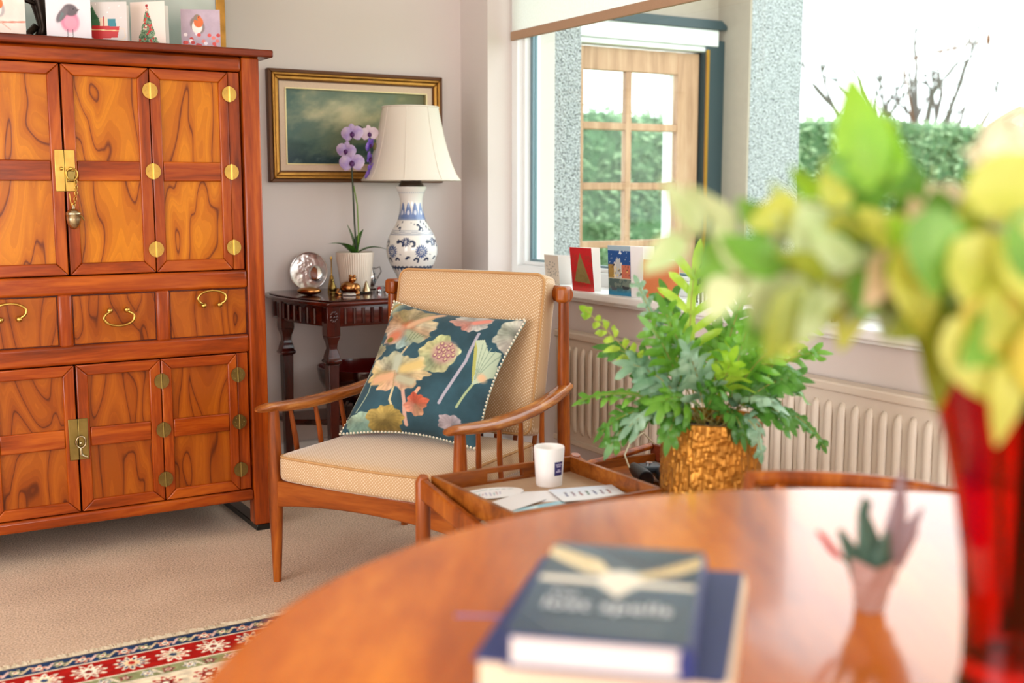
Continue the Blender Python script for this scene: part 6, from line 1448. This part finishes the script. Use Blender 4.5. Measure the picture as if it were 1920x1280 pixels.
sprig('leafy_sprig', 'low sprig filling the left of the vase mouth', (-.16, .375, .05), (-.08, .40, .03), 8, .05, .036, ['sage', 'green', 'olive'], 1.0)
hd = thing('blossom_stem', 'round cluster of cream blossoms at the upper right', 'flower', VO, 0)
hc = vp(.0, .475, .02); MB().tube([Vector((0, 0, .06)), Vector((0, 0, .32)), hc], .003, 6).build('stem', M['stem'], hd, smooth=True)
fo = None
for k in range(46):
    z_ = 1 - 2 * (k + .5) / 46; a_ = k * 2.399; dv = Vector((math.sqrt(1 - z_ * z_) * math.cos(a_), math.sqrt(1 - z_ * z_) * math.sin(a_), z_))
    if fo is None:
        mb = MB()
        for j in range(4):
            P_ = place(leaf_pts(.019, .019, .25, 5, 4, .1), (0, 0, 0), (math.cos(j * PI / 2), math.sin(j * PI / 2), .25)); mb.add(P_.reshape(-1, 3), [(r_ * 5 + c_, r_ * 5 + c_ + 1, (r_ + 1) * 5 + c_ + 1, (r_ + 1) * 5 + c_) for r_ in range(3) for c_ in range(4)])
        fo = mb.build('floret', LM['cream'], hd, smooth=True, ang=0); fo.location = hc + dv * .048; fo.rotation_euler = dv.to_track_quat('Z', 'Y').to_euler()
    else: share(fo, 'floret', hd, hc + dv * .048, dv.to_track_quat('Z', 'Y').to_euler())

# ---------------------------------------------------------------- patterned rug
rg = thing('rug', 'red and blue bordered oriental rug with cream fringe on the carpet', 'rug', (0, 0, 0.0005))
def sp_(a, b_, fine0, fine1, fs, cs): return np.unique(np.round(np.r_[np.arange(a, fine0, cs), np.arange(fine0, fine1, fs), np.arange(fine1, b_, cs), b_], 5))
xs_ = sp_(-1.6, 1.12, .2, 1.1, .0032, .03); ys_ = sp_(.4, 2.988, 2.55, 2.98, .0032, .03)
XX, YY = np.meshgrid(xs_, ys_); dY = 2.988 - YY; n_ = fbm(XX * 60, YY * 60, 41)
rp_ = Paint(XX, dY, 'e6d8bc')
rp_.mix((dY < .066) * 1.0, '223a60'); rp_.mix(((dY > .066) & (dY < .178)) * 1.0, 'a81a14'); rp_.mix(((dY > .178) & (dY < .232)) * 1.0, '8f9468')
for y0 in (.066, .178, .232): rp_.mix((np.abs(dY - y0) < .0032) * 1.0, 'e9dcc4')
rp_.mix((dY < .008) * 1.0, '8a7a5c')
def rosette(cx, cy, R, n, cols):
    dx, dy = XX - cx, dY - cy; r_ = np.hypot(dx, dy); t_ = np.arctan2(dy, dx); rp_.mix((r_ < R * (.78 + .22 * np.cos(n * t_))) * 1.0, cols[0]); rp_.mix(((r_ < R * .74) & (np.cos(n * t_) > .35)) * 1.0, cols[1]); rp_.mix((r_ < R * .42) * 1.0, cols[2]); rp_.mix((r_ < R * .2) * 1.0, cols[3])
for k in range(-5, 14):
    cx = .385 + .1045 * k
    if cx > 1.15 or cx < .15: continue
    rosette(cx, .120, .046, 9 + k % 3, [('f0e6d2', 'd98a72', 'e9d8b8', '2c4468'), ('efe3cc', 'b84a40', 'f0e6d2', '8a2a24'), ('e9dcc4', '2f4a70', 'e9c9a0', 'b4231e')][k % 3])
    rosette(cx + .05, .034, .020, 6, ('b9b48a', '6f7a5c', 'efe6cc', 'b4231e')); rosette(cx, .036, .022, 5, ('e0b8a0', 'b4423a', 'f0e6d2', '2c4468')); rp_.line([(cx + .018, .05), (cx + .035, .022)], .008, 'd9b8b0'); rp_.line([(cx + .062, .05), (cx + .085, .02)], .008, 'd9c4a0')
    rosette(cx + .02, .205, .020, 6, ('e9e0cc', '4a6a9c', 'f0e6d2', '8a3a3a')); rosette(cx + .07, .206, .018, 5, ('9a4a48', '6a2a3a', 'e9dcc4', 'b4231e')); rp_.line([(cx + .036, .19), (cx + .052, .222)], .008, 'e9dcc4')
    rosette(cx + .045, .285, .040, 8, ('b4302a', 'e6d8bc', '8a2a24', 'f0e6d2')); rosette(cx, .355, .034, 7, ('a8423a', 'd9b090', '2f4a70', 'f0e6d2'))
rp_.c *= (.82 + .36 * n_)[..., None]
grid_obj('pile', np.stack([XX, YY, np.full(XX.shape, .008)], -1), vcol('wool_rug', .95, .1, sheen=.0, bmp=.6, nscale=350), rg, rp_.out(), smooth=False)
MB().box((-1.6, .4, 0), (1.12, 2.988, .0072)).build('rug_backing', plain('rug_backing', 'b9a98c', .9), rg)
mb = MB(); r_ = random.Random(9)
for i in range(900):
    x = -1.6 + 2.72 * i / 900; x2 = x + r_.gauss(0, .005); L_ = r_.uniform(.035, .05)
    mb.add([(x - .0016, 2.986, .005), (x + .0016, 2.986, .005), (x2 + .0012, 2.986 + L_, .002), (x2 - .0012, 2.986 + L_, .002), (x, 2.986 + L_ * .5, .008)], [(0, 1, 4), (1, 2, 4), (2, 3, 4), (3, 0, 4)])
tag(mb.build('fringe', plain('cream_fringe', 'e6d9bf', .9), rg), kind='stuff')
